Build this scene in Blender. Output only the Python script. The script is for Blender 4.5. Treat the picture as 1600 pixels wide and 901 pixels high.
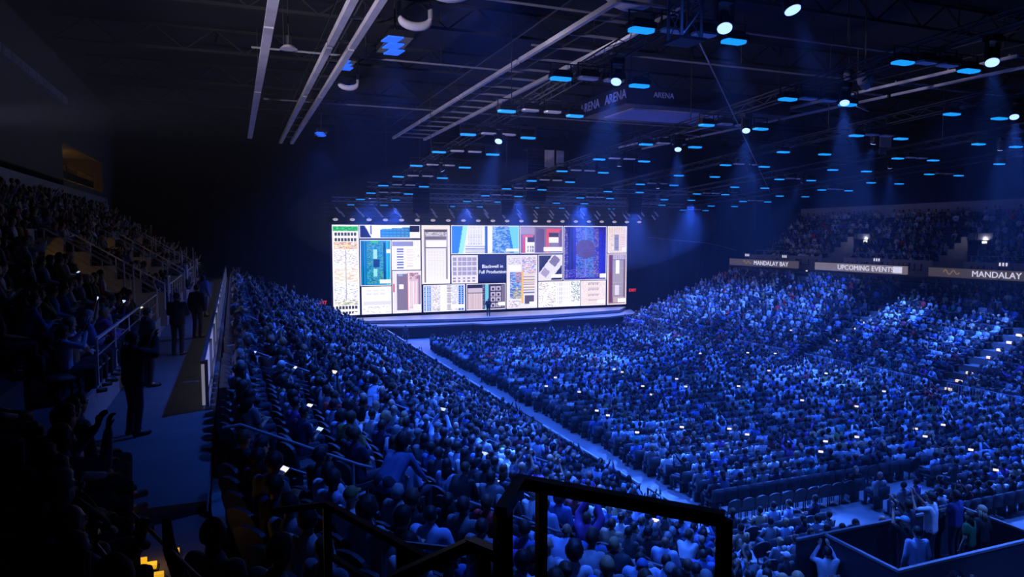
import bpy, bmesh, math, random
import numpy as np
from mathutils import Vector, Matrix
random.seed(7)
rng = np.random.default_rng(11)
PI = math.pi
scene = bpy.context.scene
for o in list(bpy.data.objects):
    bpy.data.objects.remove(o, do_unlink=True)
COL = scene.collection

# ------------------------------------------------------------------ camera
F_PX = 1100.0
YAW = math.atan(435 / 1100)
PITCH = math.atan(81.5 / 1100)
EYE = np.array([0.0, 0.0, 9.4])
FW = np.array([math.sin(YAW) * math.cos(PITCH), math.cos(YAW) * math.cos(PITCH), -math.sin(PITCH)])
RT = np.array([math.cos(YAW), -math.sin(YAW), 0.0])
UP = np.cross(RT, FW)
cam_data = bpy.data.cameras.new('camera')
cam_data.sensor_width = 36.0
cam_data.lens = F_PX / 1600 * 36.0
cam_data.clip_end = 400
cam = bpy.data.objects.new('camera', cam_data)
COL.objects.link(cam)
cam.matrix_world = Matrix(((RT[0], UP[0], -FW[0], EYE[0]), (RT[1], UP[1], -FW[1], EYE[1]),
                           (RT[2], UP[2], -FW[2], EYE[2]), (0, 0, 0, 1)))
scene.camera = cam

# ------------------------------------------------------------------ world, exposure, lamp strengths
world = bpy.data.worlds.new('world')
scene.world = world
world.use_nodes = True
world.node_tree.nodes['Background'].inputs[0].default_value = (0.0, 0.0, 0.0, 1)
world.node_tree.nodes['Background'].inputs[1].default_value = 0.0
vs = scene.view_settings
vs.view_transform = 'Standard'
vs.look = 'None'
vs.gamma = 1.0
vs.use_curve_mapping = False
vs.exposure = 0.0
scene.cycles.max_bounces = 3
scene.cycles.diffuse_bounces = 1
scene.cycles.glossy_bounces = 1
scene.cycles.adaptive_threshold = 0.05
scene.cycles.volume_bounces = 0
BLUE = (0.028, 0.130, 1.0)
WASH_W = 7600.0          # each blue wash fixture
HEAD_W = 30000.0         # each moving head
HOUSE_W = 16500.0       # each blue house light over the near stand
SCREEN = 1.18            # video wall radiance
HAZE = 0.0011

# ------------------------------------------------------------------ helpers
def srgb(r, g, b):
    f = lambda c: (c / 255 / 12.92) if c / 255 <= 0.04045 else ((c / 255 + 0.055) / 1.055) ** 2.4
    return (f(r), f(g), f(b))

MATS = {}
def mat(name, rgb, rough=0.6, metal=0.0, noise=0.25, scale=6.0, bump=0.0, emit=None, estr=0.0, source='plain'):
    """procedural surface; source: plain colour, 'object' (per-object colour) or 'attr' (per-vertex colour)"""
    if name in MATS:
        return MATS[name]
    m = bpy.data.materials.new(name)
    m.use_nodes = True
    nt = m.node_tree
    b = nt.nodes['Principled BSDF']
    b.inputs['Roughness'].default_value = rough
    b.inputs['Metallic'].default_value = metal
    tc = nt.nodes.new('ShaderNodeTexCoord')
    nz = nt.nodes.new('ShaderNodeTexNoise')
    nz.inputs['Scale'].default_value = scale
    nz.inputs['Detail'].default_value = 3
    nt.links.new(tc.outputs['Object'], nz.inputs['Vector'])
    mr = nt.nodes.new('ShaderNodeMapRange')
    mr.inputs['To Min'].default_value = 1 - noise
    mr.inputs['To Max'].default_value = 1 + noise
    nt.links.new(nz.outputs['Fac'], mr.inputs['Value'])
    mx = nt.nodes.new('ShaderNodeVectorMath')
    mx.operation = 'SCALE'
    if source == 'object':
        s = nt.nodes.new('ShaderNodeObjectInfo').outputs['Color']
        nt.links.new(s, mx.inputs[0])
    elif source == 'attr':
        a = nt.nodes.new('ShaderNodeAttribute')
        a.attribute_name = 'tint'
        nt.links.new(a.outputs['Color'], mx.inputs[0])
    else:
        mx.inputs[0].default_value = rgb
    nt.links.new(mr.outputs['Result'], mx.inputs['Scale'])
    nt.links.new(mx.outputs['Vector'], b.inputs['Base Color'])
    if bump:
        bp = nt.nodes.new('ShaderNodeBump')
        bp.inputs['Strength'].default_value = bump
        nt.links.new(nz.outputs['Fac'], bp.inputs['Height'])
        nt.links.new(bp.outputs['Normal'], b.inputs['Normal'])
    if emit is not None:
        b.inputs['Emission Color'].default_value = (*emit, 1)
        b.inputs['Emission Strength'].default_value = estr
    MATS[name] = m
    return m

class MB:
    """collects simple solids; build() links them as one mesh object"""
    def __init__(s):
        s.v, s.f, s.mi = [], [], []
    def add(s, verts, faces, mi=0):
        n = len(s.v)
        s.v.extend([tuple(map(float, q)) for q in verts])
        s.f.extend([tuple(i + n for i in q) for q in faces])
        s.mi.extend([mi] * len(faces))
        return s
    def box(s, c, size, rz=0.0, mi=0, M=None):
        x, y, z = size[0] / 2, size[1] / 2, size[2] / 2
        ca, sa = math.cos(rz), math.sin(rz)
        vv = []
        for dz in (-z, z):
            for dx, dy in ((-x, -y), (x, -y), (x, y), (-x, y)):
                p = Vector((dx * ca - dy * sa, dx * sa + dy * ca, dz))
                if M is not None:
                    p = M @ p
                vv.append((c[0] + p[0], c[1] + p[1], c[2] + p[2]))
        return s.add(vv, [(3, 2, 1, 0), (4, 5, 6, 7), (0, 1, 5, 4), (1, 2, 6, 5), (2, 3, 7, 6), (3, 0, 4, 7)], mi)
    def span(s, a, b, mi=0):
        return s.box([(a[i] + b[i]) / 2 for i in range(3)], [abs(b[i] - a[i]) for i in range(3)], mi=mi)
    def tube(s, a, b, r0, r1=None, n=8, mi=0):
        r1 = r0 if r1 is None else r1
        a, b = Vector(a), Vector(b)
        d = (b - a).normalized()
        u = d.cross(Vector((0, 0, 1)) if abs(d.z) < 0.9 else Vector((1, 0, 0))).normalized()
        w = d.cross(u)
        vv = []
        for p, r in ((a, r0), (b, r1)):
            for k in range(n):
                t = 2 * PI * k / n
                vv.append(p + (u * math.cos(t) + w * math.sin(t)) * r)
        ff = [(k, (k + 1) % n, n + (k + 1) % n, n + k) for k in range(n)]
        ff += [tuple(range(n - 1, -1, -1)), tuple(range(n, 2 * n))]
        return s.add(vv, ff, mi)
    def bar(s, a, b, w, h, mi=0):
        """rectangular bar from a to b, w wide, h high"""
        a, b = Vector(a), Vector(b)
        d = (b - a).normalized()
        u = d.cross(Vector((0, 0, 1)) if abs(d.z) < 0.95 else Vector((0, 1, 0))).normalized()
        t = u.cross(d).normalized()
        vv = []
        for p in (a, b):
            for x, z in ((-1, -1), (1, -1), (1, 1), (-1, 1)):
                vv.append(p + u * x * w / 2 + t * z * h / 2)
        return s.add(vv, [(3, 2, 1, 0), (4, 5, 6, 7), (0, 1, 5, 4), (1, 2, 6, 5), (2, 3, 7, 6), (3, 0, 4, 7)], mi)
    def path(s, pts, r, n=8, mi=0):
        for a, b in zip(pts[:-1], pts[1:]):
            s.tube(a, b, r, r, n, mi)
            s.ball(b, r, mi)
        return s
    def ball(s, c, r, mi=0, seg=8, ring=5):
        rr = r if hasattr(r, '__len__') else (r, r, r)
        vv = [(c[0], c[1], c[2] + rr[2])]
        for i in range(1, ring):
            t = PI * i / ring
            for k in range(seg):
                p = 2 * PI * k / seg
                vv.append((c[0] + rr[0] * math.sin(t) * math.cos(p), c[1] + rr[1] * math.sin(t) * math.sin(p), c[2] + rr[2] * math.cos(t)))
        vv.append((c[0], c[1], c[2] - rr[2]))
        L = len(vv) - 1
        ff = [(0, 1 + k, 1 + (k + 1) % seg) for k in range(seg)]
        for i in range(ring - 2):
            for k in range(seg):
                a, b = 1 + i * seg + k, 1 + i * seg + (k + 1) % seg
                ff.append((a, a + seg, b + seg, b))
        o = 1 + (ring - 2) * seg
        ff += [(L, o + (k + 1) % seg, o + k) for k in range(seg)]
        return s.add(vv, ff, mi)
    def prism(s, poly, z0, z1, mi=0):
        n = len(poly)
        vv = [(p[0], p[1], z0) for p in poly] + [(p[0], p[1], z1) for p in poly]
        ff = [tuple(range(n - 1, -1, -1)), tuple(range(n, 2 * n))]
        ff += [(k, (k + 1) % n, n + (k + 1) % n, n + k) for k in range(n)]
        return s.add(vv, ff, mi)
    def mesh(s, name, smooth=False):
        me = bpy.data.meshes.new(name)
        me.from_pydata(s.v, [], s.f)
        if any(s.mi):
            me.polygons.foreach_set('material_index', s.mi)
        if smooth:
            me.polygons.foreach_set('use_smooth', [True] * len(me.polygons))
        me.update()
        return me
    def build(s, name, m, parent=None, smooth=False):
        return link(name, s.mesh(name, smooth), m, parent)

def link(name, me, m=None, parent=None, color=None):
    if m is not None and not len(me.materials):
        for q in (m if isinstance(m, (list, tuple)) else [m]):
            me.materials.append(q)
    o = bpy.data.objects.new(name, me)
    COL.objects.link(o)
    if parent is not None:
        o.parent = parent
    if color is not None:
        o.color = (*color, 1)
    return o

def tag(o, label=None, cat=None, group=None, kind=None):
    if label: o['label'] = label
    if cat: o['category'] = cat
    if group: o['group'] = group
    if kind: o['kind'] = kind
    return o

def thing(name, loc, label, cat, group=None, rz=0.0):
    o = bpy.data.objects.new(name, None)
    o.empty_display_size = 0.1
    COL.objects.link(o)
    o.location = loc
    o.rotation_euler = (0, 0, rz)
    return tag(o, label, cat, group)

def struct(name, mb, m, label=None):
    return tag(mb.build(name, m), label, None, None, 'structure')

ORD = ['zeroth', 'first', 'second', 'third', 'fourth', 'fifth', 'sixth', 'seventh', 'eighth', 'ninth', 'tenth', 'eleventh', 'twelfth',
       'thirteenth', 'fourteenth', 'fifteenth', 'sixteenth', 'seventeenth', 'eighteenth', 'nineteenth', 'twentieth']
def ordn(n):
    if n <= 20: return ORD[n]
    t = {2: 'twenty', 3: 'thirty', 4: 'forty', 5: 'fifty', 6: 'sixty'}[n // 10]
    return t + '-' + ORD[n % 10] if n % 10 else t.replace('ty', 'tieth')

def project(p):
    v = np.asarray(p, float) - EYE
    d = v @ FW
    return 800 + F_PX * (v @ RT) / d, 450.5 - F_PX * (v @ UP) / d, d

# ------------------------------------------------------------------ layout of the arena (metres; x across, y towards the stage)
CX = 25.0                       # centre line
XF, YF = 12.5, 14.0             # front wall of the lower bowl: side, rear
YEND = 62.0                     # the bowl ends here, the stage stands beyond
PITCH_ROW, RISE = 0.86, 0.405
Z0 = 0.03
def row_z(i): return Z0 + RISE * i
UX, UP_PITCH, UP_RISE, UZ, UROWS = -2.4, 0.78, 0.5, 6.6, 9
WALK_Z = 6.1
VOM = (27.5, 39.0, 50.5)        # portals in the upper tier
AISLE_L = (11.0, 19.3, 28.0, 37.0, 46.0, 55.0)
AISLE_R = (19.3, 28.2, 39.0, 50.0)
AISLE_RW = {28.2: 1.0, 39.0: .75}
RIG_Y = [16.7 + 5.0 * k for k in range(11)]
def rig_z(y): return 14.9 - 0.0517 * (y - 16.7)

M_conc = mat('concrete', (0.10, 0.10, 0.105), 0.85, noise=0.35, scale=1.5, bump=0.15)
M_floor = mat('arena_floor', (0.21, 0.21, 0.215), 0.55, noise=0.25, scale=0.6)
M_black = mat('black_drape', (0.008, 0.008, 0.010), 0.95, noise=0.4, scale=2)
M_roof = mat('roof_deck', (0.010, 0.010, 0.013), 0.9, noise=0.5, scale=0.5)
M_rail = mat('black_steel', (0.02, 0.02, 0.022), 0.42, metal=0.0, noise=0.2, scale=12)
M_alu = mat('aluminium', (0.42, 0.43, 0.45), 0.35, metal=0.8, noise=0.15, scale=5)
M_truss = mat('dark_truss', (0.06, 0.06, 0.07), 0.45, metal=0.5, noise=0.3, scale=5)
M_pale = mat('pale_paint', (0.62, 0.58, 0.62), 0.6, noise=0.3, scale=1.2)
M_grey = mat('grey_paint', (0.26, 0.25, 0.27), 0.6, noise=0.25, scale=2)
M_white = mat('white_board', (0.7, 0.7, 0.72), 0.5, noise=0.1, scale=2)
M_body = mat('black_plastic', (0.015, 0.015, 0.017), 0.4, noise=0.2, scale=9)
M_seat = mat('seat_fabric', (0.028, 0.028, 0.036), 0.55, noise=0.25, scale=14)

# ------------------------------------------------------------------ room shell
struct('floor', MB().span((-20, -10, -0.3), (70, 76, 0.0)), M_floor, 'grey arena floor with an open aisle along the stand')
struct('ceiling', MB().span((-20, -10, 20.5), (70, 76, 20.9)), M_roof, 'black roof deck high above the lighting rig')
struct('wall_far', MB().span((-20, 73.0, 0), (70, 73.4, 20.5)), M_black, 'black drape behind the video wall')
struct('wall_right', MB().span((65, -10, 0), (65.4, 73, 20.5)), M_black, 'dark wall above the seating tiers')
struct('wall_rear', MB().span((-20, -10.4, 0), (70, -10, 20.5)), M_black, 'dark wall behind the camera')
# pleats of the drape either side of the wall
def drape(name, x0, x1, y, label):
    mb = MB()
    n = int((x1 - x0) / 0.35)
    vv, ff = [], []
    for i in range(n + 1):
        x = x0 + (x1 - x0) * i / n
        dy = 0.09 * math.sin(i * 1.9) + 0.05 * math.sin(i * 0.7)
        vv += [(x, y + dy, 0), (x, y + dy, 13.5), (x, y + dy + 0.05, 13.5), (x, y + dy + 0.05, 0)]
    for i in range(n):
        for k in range(4):
            a, b = 4 * i + k, 4 * i + (k + 1) % 4
            ff.append((a, b, b + 4, a + 4))
    mb.add(vv, ff)
    return tag(mb.build(name, M_black, smooth=True), label, 'curtain')
drape('stage_drape', -9.5, 8.4, 70.0, 'black pleated drape between the seating tiers and the video wall, by presenter right')
drape('stage_drape', 41.7, 60.0, 70.0, 'black pleated drape on the far side of the video wall')

# ------------------------------------------------------------------ lower bowl
def contour(d, y_end, x_end, n=22):
    """plan of the row line at distance d from the floor: straight side, rounded corner, straight rear"""
    pts = [(XF - d, y) for y in np.linspace(y_end, YF, 30)]
    for t in np.linspace(0, PI / 2, n)[1:]:
        pts.append((XF - d * math.sqrt(max(math.cos(t), 0)), YF - d * math.sqrt(max(math.sin(t), 0))))
    pts += [(x, YF - d) for x in np.linspace(XF, x_end, 8)[1:]]
    return pts

def terrace(rows, ye, xe, y_lo=None, mirror=False):
    mb = MB()
    for i in rows:
        z = row_z(i)
        a, b = contour(PITCH_ROW * i + 0.001, ye, xe), contour(PITCH_ROW * (i + 1), ye, xe)
        zl = -0.02 if i == 0 else row_z(i - 1)
        for k in range(len(a) - 1):
            if y_lo is not None and a[k + 1][1] < y_lo - 1e-6: continue
            if not mirror and a[k + 1][0] > 11.35 and a[k + 1][1] < 12.2: continue
            q = [a[k], a[k + 1], b[k + 1], b[k]]
            if mirror: q = [(2 * CX - p[0], p[1]) for p in q][::-1]
            v = [(p[0], p[1], zl) for p in q] + [(p[0], p[1], z) for p in q]
            mb.add(v, [(3, 2, 1, 0), (4, 5, 6, 7), (0, 1, 5, 4), (1, 2, 6, 5), (2, 3, 7, 6), (3, 0, 4, 7)])
    return mb
def corner_terrace(rows, y_hi):
    mb = MB()
    for i in rows:
        z = row_z(i)
        a, b = contour(PITCH_ROW * i + 0.001, YEND, 30), contour(PITCH_ROW * (i + 1), YEND, 30)
        for k in range(len(a) - 1):
            if a[k][1] > y_hi: continue
            q = [a[k], a[k + 1], b[k + 1], b[k]]
            v = [(p[0], p[1], z - 0.8) for p in q] + [(p[0], p[1], z) for p in q]
            mb.add(v, [(3, 2, 1, 0), (4, 5, 6, 7), (0, 1, 5, 4), (1, 2, 6, 5), (2, 3, 7, 6), (3, 0, 4, 7)])
    return mb
struct('floor_lower_tier_left', terrace(range(0, 15), YEND, 30), M_conc, 'stepped concrete seating tier wrapping the near corner')
struct('floor_corner_tier', corner_terrace(range(15, 18), 9.4), M_conc, 'top concrete rows of the near corner')
struct('floor_lower_tier_right', terrace(range(0, 15), YEND, 30, y_lo=YF, mirror=True), M_conc, 'stepped concrete seating tier across the arena floor')
mb = MB().span((-2.4, 9.4, WALK_Z - 0.3), (-0.4, YEND, WALK_Z))
mb.span((-11, -6, WALK_Z - 1.5), (-3.0, 9.4, WALK_Z - 0.4))
struct('floor_walkway_left', mb, M_conc, 'dark concrete walkway behind the white barrier')
struct('floor_walkway_right', MB().span((50.4, 14, WALK_Z - 0.3), (52.4, YEND, WALK_Z)), M_conc, 'walkway between the two tiers across the arena')

# upper tiers (mirror images) with portals cut through the first five rows
def upper(mirror):
    mb, wb = MB(), MB()
    fx = (lambda x: 2 * CX - x) if mirror else (lambda x: x)
    ys = [10.0]
    for c in VOM: ys += [c - 1.3, c + 1.3]
    ys.append(YEND + (0.6 if not mirror else 0))
    for j in range(len(ys) - 1):
        a, b = ys[j], ys[j + 1]
        cut = j % 2 == 1
        for i in range(UROWS):
            x0, x1 = UX - UP_PITCH * i, UX - UP_PITCH * (i + 1)
            if cut and i < 5: continue
            lo = (UZ + UP_RISE * i - 0.9) if not cut else UZ + UP_RISE * 5 - 0.35
            mb.span((fx(x0), a, max(lo, WALK_Z)), (fx(x1), b, UZ + UP_RISE * i))
        if cut:
            xb = UX - UP_PITCH * 5
            wb.span((fx(UX), a, WALK_Z - 0.3), (fx(xb - 1.5), b, WALK_Z))                      # portal floor
            wb.span((fx(xb - 1.4), a, WALK_Z), (fx(xb - 1.5), b, UZ + UP_RISE * 5 - 0.3))      # back wall
            for yy in ((a, b) if mirror else (b,)):                                                                # cheek walls stepping up
                for i in range(5):
                    x0, x1 = UX - UP_PITCH * i, UX - UP_PITCH * (i + 1)
                    wb.span((fx(x0), yy - 0.06, WALK_Z), (fx(x1), yy + 0.06, UZ + UP_RISE * i + 0.75))
            wb.span((fx(xb), a, UZ + UP_RISE * 5 - 0.35), (fx(xb - 0.12), b, UZ + UP_RISE * 5 + 0.55))
    xt = UX - UP_PITCH * UROWS
    wb.span((fx(xt), 10, UZ + UP_RISE * UROWS - 0.6), (fx(xt - 0.15), YEND + (4 if not mirror else 0), 12.45))
    return mb, wb
for nm, mir, lab in (('left', False, 'on the dark side of the arena'), ('right', True, 'across the arena')):
    t, w = upper(mir)
    struct('floor_upper_tier_' + nm, t, M_conc, 'steep concrete upper tier ' + lab)
    struct('wall_upper_tier_' + nm, w, M_grey, 'pale parapet and portal walls of the upper tier ' + lab)
# front faces of the upper tiers
struct('wall_tier_front_left', MB().span((-2.40, 10, WALK_Z), (-2.34, VOM[0] - 1.3, UZ + 0.1)).span((-2.40, VOM[0] + 1.3, WALK_Z), (-2.34, VOM[1] - 1.3, UZ + 0.1))
       .span((-2.40, VOM[1] + 1.3, WALK_Z), (-2.34, VOM[2] - 1.3, UZ + 0.1)), M_grey, 'low grey wall at the foot of the upper tier')
mb = MB()
for a, b in ((14, VOM[0] - 1.3), (VOM[0] + 1.3, VOM[1] - 1.3), (VOM[1] + 1.3, VOM[2] - 1.3), (VOM[2] + 1.3, YEND)):
    mb.span((52.34, a, WALK_Z), (52.46, b, UZ + 0.85))
struct('wall_tier_front_right', mb, M_grey, 'low grey wall at the foot of the far upper tier')
# wall above the left tier with the lit concourse opening
mb = MB()
xw = -9.75
mb.span((xw, -10, 12.9), (xw - 0.2, 51.6, 20.5)).span((xw, 66.0, 0), (xw - 0.2, 73, 20.5))
mb.span((xw, 51.6, 15.3), (xw - 0.2, 66.0, 20.5)).span((xw, 51.6, 11.5), (xw - 0.2, 66.0, 12.95))
mb.span((xw - 4.2, 51.4, 12.0), (xw - 4.4, 66.2, 16.5))
mb.span((xw - 4.2, 51.4, 12.0), (xw - 0.2, 51.6, 16.5)).span((xw - 4.2, 66.0, 12.0), (xw - 0.2, 66.2, 16.5))
mb.span((xw - 4.2, 51.4, 12.7), (xw - 0.2, 66.2, 12.9)).span((xw - 4.2, 51.4, 15.6), (xw - 0.2, 66.2, 15.8))
struct('wall_left', mb, mat('ochre_wall', (0.10, 0.085, 0.06), 0.8, noise=0.2, scale=1), 'dark wall with a lit concourse opening above the tier')
mb = MB()
for k in range(12):
    y = 34 + k * 1.5
    mb.span((xw + 0.02, y, 17.6), (xw + 0.35, y + 1.42, 18.05))
struct('trim_1', mb, M_grey, 'pale fascia edge high on the dark wall')
struct('floor_landing', MB().span((-3.2, -4, 7.3), (1.2, 0.1, 7.72)), M_conc, 'concrete landing at the top of the near corner')

# ------------------------------------------------------------------ video wall
SX0, SX1, SZ0, SZ1, SY = 8.7, 41.3, 1.72, 10.6, 69.0
def led_mat():
    m = bpy.data.materials.new('led_picture')
    m.use_nodes = True
    nt = m.node_tree
    nt.nodes.clear()
    out = nt.nodes.new('ShaderNodeOutputMaterial')
    e = nt.nodes.new('ShaderNodeEmission')
    a = nt.nodes.new('ShaderNodeAttribute')
    a.attribute_name = 'tint'
    e.inputs['Strength'].default_value = SCREEN
    nt.links.new(a.outputs['Color'], e.inputs['Color'])
    nt.links.new(e.outputs[0], out.inputs[0])
    m.cycles.emission_sampling = 'FRONT'
    return m
M_led = led_mat()
PANELS = [(8.81, 11.33, .010, .995), (11.39, 17.42, .010, .157), (11.42, 14.45, .175, .681), (14.51, 17.44, .176, .511), (11.52, 14.45, .690, .995),
          (14.55, 17.48, .520, .995), (17.56, 20.50, .010, .676), (20.63, 28.11, .010, .340), (20.65, 23.49, .352, .678), (17.69, 22.08, .688, .995),
          (23.51, 26.65, .349, .685), (22.23, 26.56, .687, .995), (26.68, 30.20, .358, .995), (28.20, 33.21, .010, .341), (30.32, 33.19, .357, .672),
          (30.32, 35.37, .682, .995), (33.31, 38.58, .010, .676), (35.44, 38.53, .686, .995), (38.70, 41.16, .010, .342), (38.70, 41.16, .350, .995)]
CELL = 0.075
class Pic:
    def __init__(s, w, h, bg):
        s.w, s.h = max(4, int(w / CELL)), max(4, int(h / CELL))
        s.a = np.zeros((s.h, s.w, 3)) + np.array(bg, float)
    def ix(s, x0, y0, x1, y1):
        return (slice(max(0, int(round(y0 * s.h))), max(0, int(round(y1 * s.h)))), slice(max(0, int(round(x0 * s.w))), max(0, int(round(x1 * s.w)))))
    def r(s, x0, y0, x1, y1, c):
        s.a[s.ix(x0, y0, x1, y1)] = c; return s
    def sp(s, x0, y0, x1, y1, cols, p=0.5, run=1):
        """speckle: random runs of colours (cables, ports)"""
        sl = s.ix(x0, y0, x1, y1)
        sub = s.a[sl]
        h, w = sub.shape[:2]
        for y in range(h):
            x = 0
            while x < w:
                n = 1 + int(rng.integers(0, run))
                if rng.random() < p: sub[y, x:x + n] = sub[y, x:x + n] * .45 + np.array(cols[int(rng.integers(len(cols)))]) * .55
                x += n
        return s
    def hs(s, x0, y0, x1, y1, c, n, duty=0.4):
        for k in range(n):
            a = y0 + (y1 - y0) * k / n
            s.r(x0, a, x1, max(a + (y1 - y0) / n * duty, a + 1.01 / s.h), c)
        return s
    def vs(s, x0, y0, x1, y1, c, n, duty=0.4):
        for k in range(n):
            a = x0 + (x1 - x0) * k / n
            s.r(a, y0, max(a + (x1 - x0) / n * duty, a + 1.01 / s.w), y1, c)
        return s
    def gr(s, x0, y0, x1, y1, c, nx, ny, dx=0.7, dy=0.6):
        for i in range(nx):
            for j in range(ny):
                a, b = x0 + (x1 - x0) * i / nx, y0 + (y1 - y0) * j / ny
                s.r(a, b, a + (x1 - x0) / nx * dx, b + (y1 - y0) / ny * dy, c)
        return s
    def poly(s, fn, c):
        yy, xx = np.mgrid[0:s.h, 0:s.w]
        m = fn((xx + .5) / s.w, (yy + .5) / s.h)
        s.a[m] = c; return s
    def edge(s, c):
        s.a[0, :] = s.a[-1, :] = c; s.a[:, 0] = s.a[:, -1] = c; return s
W, PW, GY, DK = (255, 252, 255), (235, 228, 240), (185, 178, 200), (40, 38, 70)
NAVY = (16, 20, 62)
def paint(i, w, h):
    p = Pic(w, h, W)
    if i == 0:
        p.r(0, .02, 1, .07, (40, 190, 110)).sp(.1, .02, .9, .07, [(150, 240, 190), (20, 120, 70)], .4, 3)
        for y in (.09, .15): p.gr(.08, y, .94, y + .03, (70, 70, 90), 7, 1, .8, .9)
        p.sp(.06, .19, .95, .27, [(240, 180, 90), (255, 220, 160), (220, 120, 60), (120, 90, 110)], .8, 3)
        p.sp(.06, .28, .95, .48, [(190, 185, 200), (150, 150, 175), (255, 255, 255)], .45, 2)
        p.sp(.06, .48, .95, .64, [(245, 190, 140), (255, 225, 200), (200, 160, 150), W], .7, 6)
        p.sp(.06, .65, .95, .84, [(170, 165, 190), (120, 150, 200), W, W], .5, 2)
        p.sp(.06, .83, .95, .89, [(90, 130, 90), (220, 200, 120), (120, 120, 140)], .7, 3)
        for y in (.90, .96): p.gr(.1, y, .94, y + .03, (60, 60, 80), 7, 1, .8, .9)
        p.vs(.47, .28, .50, .84, (170, 170, 190), 1, .5).r(.75, .965, 1, 1, W)
    elif i == 1:
        p.poly(lambda x, y: x < .08 + .12 * y, NAVY).poly(lambda x, y: (x > .34) & (x < .82) & (y > .33 - .35 * (x - .34)), (40, 120, 190))
        p.gr(.36, .3, .81, 1, (70, 160, 215), 7, 3, .75, .6).r(.18, 0, .2, .7, (90, 110, 190)).r(.82, 0, 1, .55, NAVY).r(.82, .6, 1, .95, W)
    elif i == 2:
        p.r(0, 0, 1, 1, (20, 140, 200)).vs(0, 0, .25, 1, (10, 90, 160), 3, .5).vs(.85, 0, 1, 1, (40, 190, 225), 2, .5)
        p.sp(.22, .05, .75, .95, [(20, 90, 130), (120, 190, 170), (160, 180, 90), (30, 150, 190)], .8, 2)
        p.r(.36, .0, .6, .07, (50, 200, 110)).r(.42, .2, .55, .4, (170, 230, 240)).r(.42, .43, .62, .6, (20, 60, 130)).r(.42, .63, .55, .8, (150, 225, 230))
        p.r(.75, .05, .82, .95, (15, 80, 150)).r(.62, .86, .98, .95, W).r(.86, .2, .98, .28, W)
    elif i == 3:
        p.r(.03, .05, .75, .2, (150, 150, 205)).hs(.18, .28, .4, .98, (110, 120, 190), 8, .5).sp(.05, .25, .14, .95, [(250, 200, 220), W], .5, 2)
        p.hs(.5, .3, .75, .95, (235, 210, 220), 7, .3).sp(.78, .05, .95, .75, [(150, 150, 170), W, W], .4, 1)
    elif i == 4:
        p.gr(.15, .12, .85, .35, (228, 226, 240), 3, 2, .8, .5).r(.05, .46, .98, .48, (150, 150, 170)).r(.05, .52, .98, .66, (225, 222, 235))
        p.sp(.05, .7, .95, .95, [(170, 175, 205), (130, 140, 190), W, W], .5, 3).r(.6, .78, .98, .92, W)
    elif i == 5:
        p.r(0, 0, 1, 1, PW).r(.15, .08, .5, .92, (130, 118, 150)).r(.23, .32, .38, .42, W).r(.2, .08, .35, .12, (150, 170, 220)).r(.5, .05, .55, .95, (200, 90, 100))
        p.r(.58, .05, .9, .9, (215, 190, 210)).sp(.58, .05, .9, .2, [(190, 60, 90), (90, 50, 70)], .6, 3).vs(.6, .25, .86, .85, (250, 225, 235), 6, .6)
        p.r(0, .3, .08, .5, (200, 80, 90)).r(.72, .8, .98, .92, W).r(.9, .1, .98, .8, (150, 130, 160))
    elif i == 6:
        p.r(0, 0, 1, 1, (250, 240, 240)).r(.08, .06, .92, .98, GY).r(.1, .08, .9, .11, (90, 80, 100)).sp(.1, .12, .9, .18, [(120, 110, 130), PW, W], .8, 2)
        p.r(.12, .19, .88, .24, (120, 110, 135)).r(.15, .26, .88, .37, W).r(.12, .37, .9, .39, (100, 90, 115)).r(.16, .4, .84, 1, W)
        p.gr(.2, .41, .82, .98, (222, 216, 232), 6, 22, .75, .5).r(.1, .12, .14, .98, (110, 100, 125)).r(.86, .4, .9, .98, (120, 110, 130)).r(.8, .92, 1, .98, W)
    elif i == 7:
        p.r(0, 0, 1, 1, (40, 130, 230)).poly(lambda x, y: (x > .17 - .07 * y) & (x < .24 - .07 * y), (160, 240, 255)).poly(lambda x, y: (x > .24 - .07 * y) & (x < .48), W)
        p.gr(.24, .05, .46, .7, (190, 190, 235), 6, 14, .7, .5).hs(.2, .72, .5, .98, (80, 100, 190), 4, .5).r(.5, 0, .53, 1, (60, 90, 190)).r(.53, 0, .6, 1, W)
        p.sp(.6, .02, .86, .98, [(60, 90, 180), (110, 160, 220), (235, 235, 255), W], .85, 4).poly(lambda x, y: x > .84 + .08 * y, (120, 215, 235)).r(.8, .82, 1, .92, W)
    elif i == 8:
        p.r(0, 0, 1, 1, PW).gr(.05, .08, .97, .75, (165, 158, 190), 5, 4, .82, .8).gr(.06, .8, .97, .98, (140, 130, 160), 5, 2, .5, .5)
    elif i == 9:
        p.r(0, 0, 1, 1, PW).vs(.02, .02, .2, .98, (50, 110, 210), 3, .6).hs(.02, .02, .2, .98, (170, 200, 250), 14, .25).sp(.22, .02, .4, .98, [(190, 180, 205), (150, 140, 170), W], .7, 2)
        p.r(.4, .02, .58, .98, W).hs(.55, .02, .65, .98, (140, 135, 160), 16, .4).sp(.65, .02, .84, .98, [(180, 200, 240), W, (150, 170, 220)], .6, 2)
        p.vs(.84, .02, .98, .98, (30, 90, 200), 2, .7).hs(.84, .02, .98, .98, (140, 190, 250), 12, .25).r(.65, .74, .98, .88, W)
    elif i == 10:
        return None
    elif i == 11:
        p.r(0, 0, 1, 1, (60, 50, 80)).r(.04, .04, .4, .15, (40, 36, 70)).r(.04, .16, .4, .33, (200, 185, 205)).r(.04, .35, .4, .98, (222, 200, 208)).vs(.06, .36, .38, .96, (195, 170, 185), 8, .3)
        p.gr(.41, .05, .47, .95, (120, 130, 180), 1, 12, .8, .4).r(.48, .02, .56, .98, (110, 200, 225))
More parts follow.
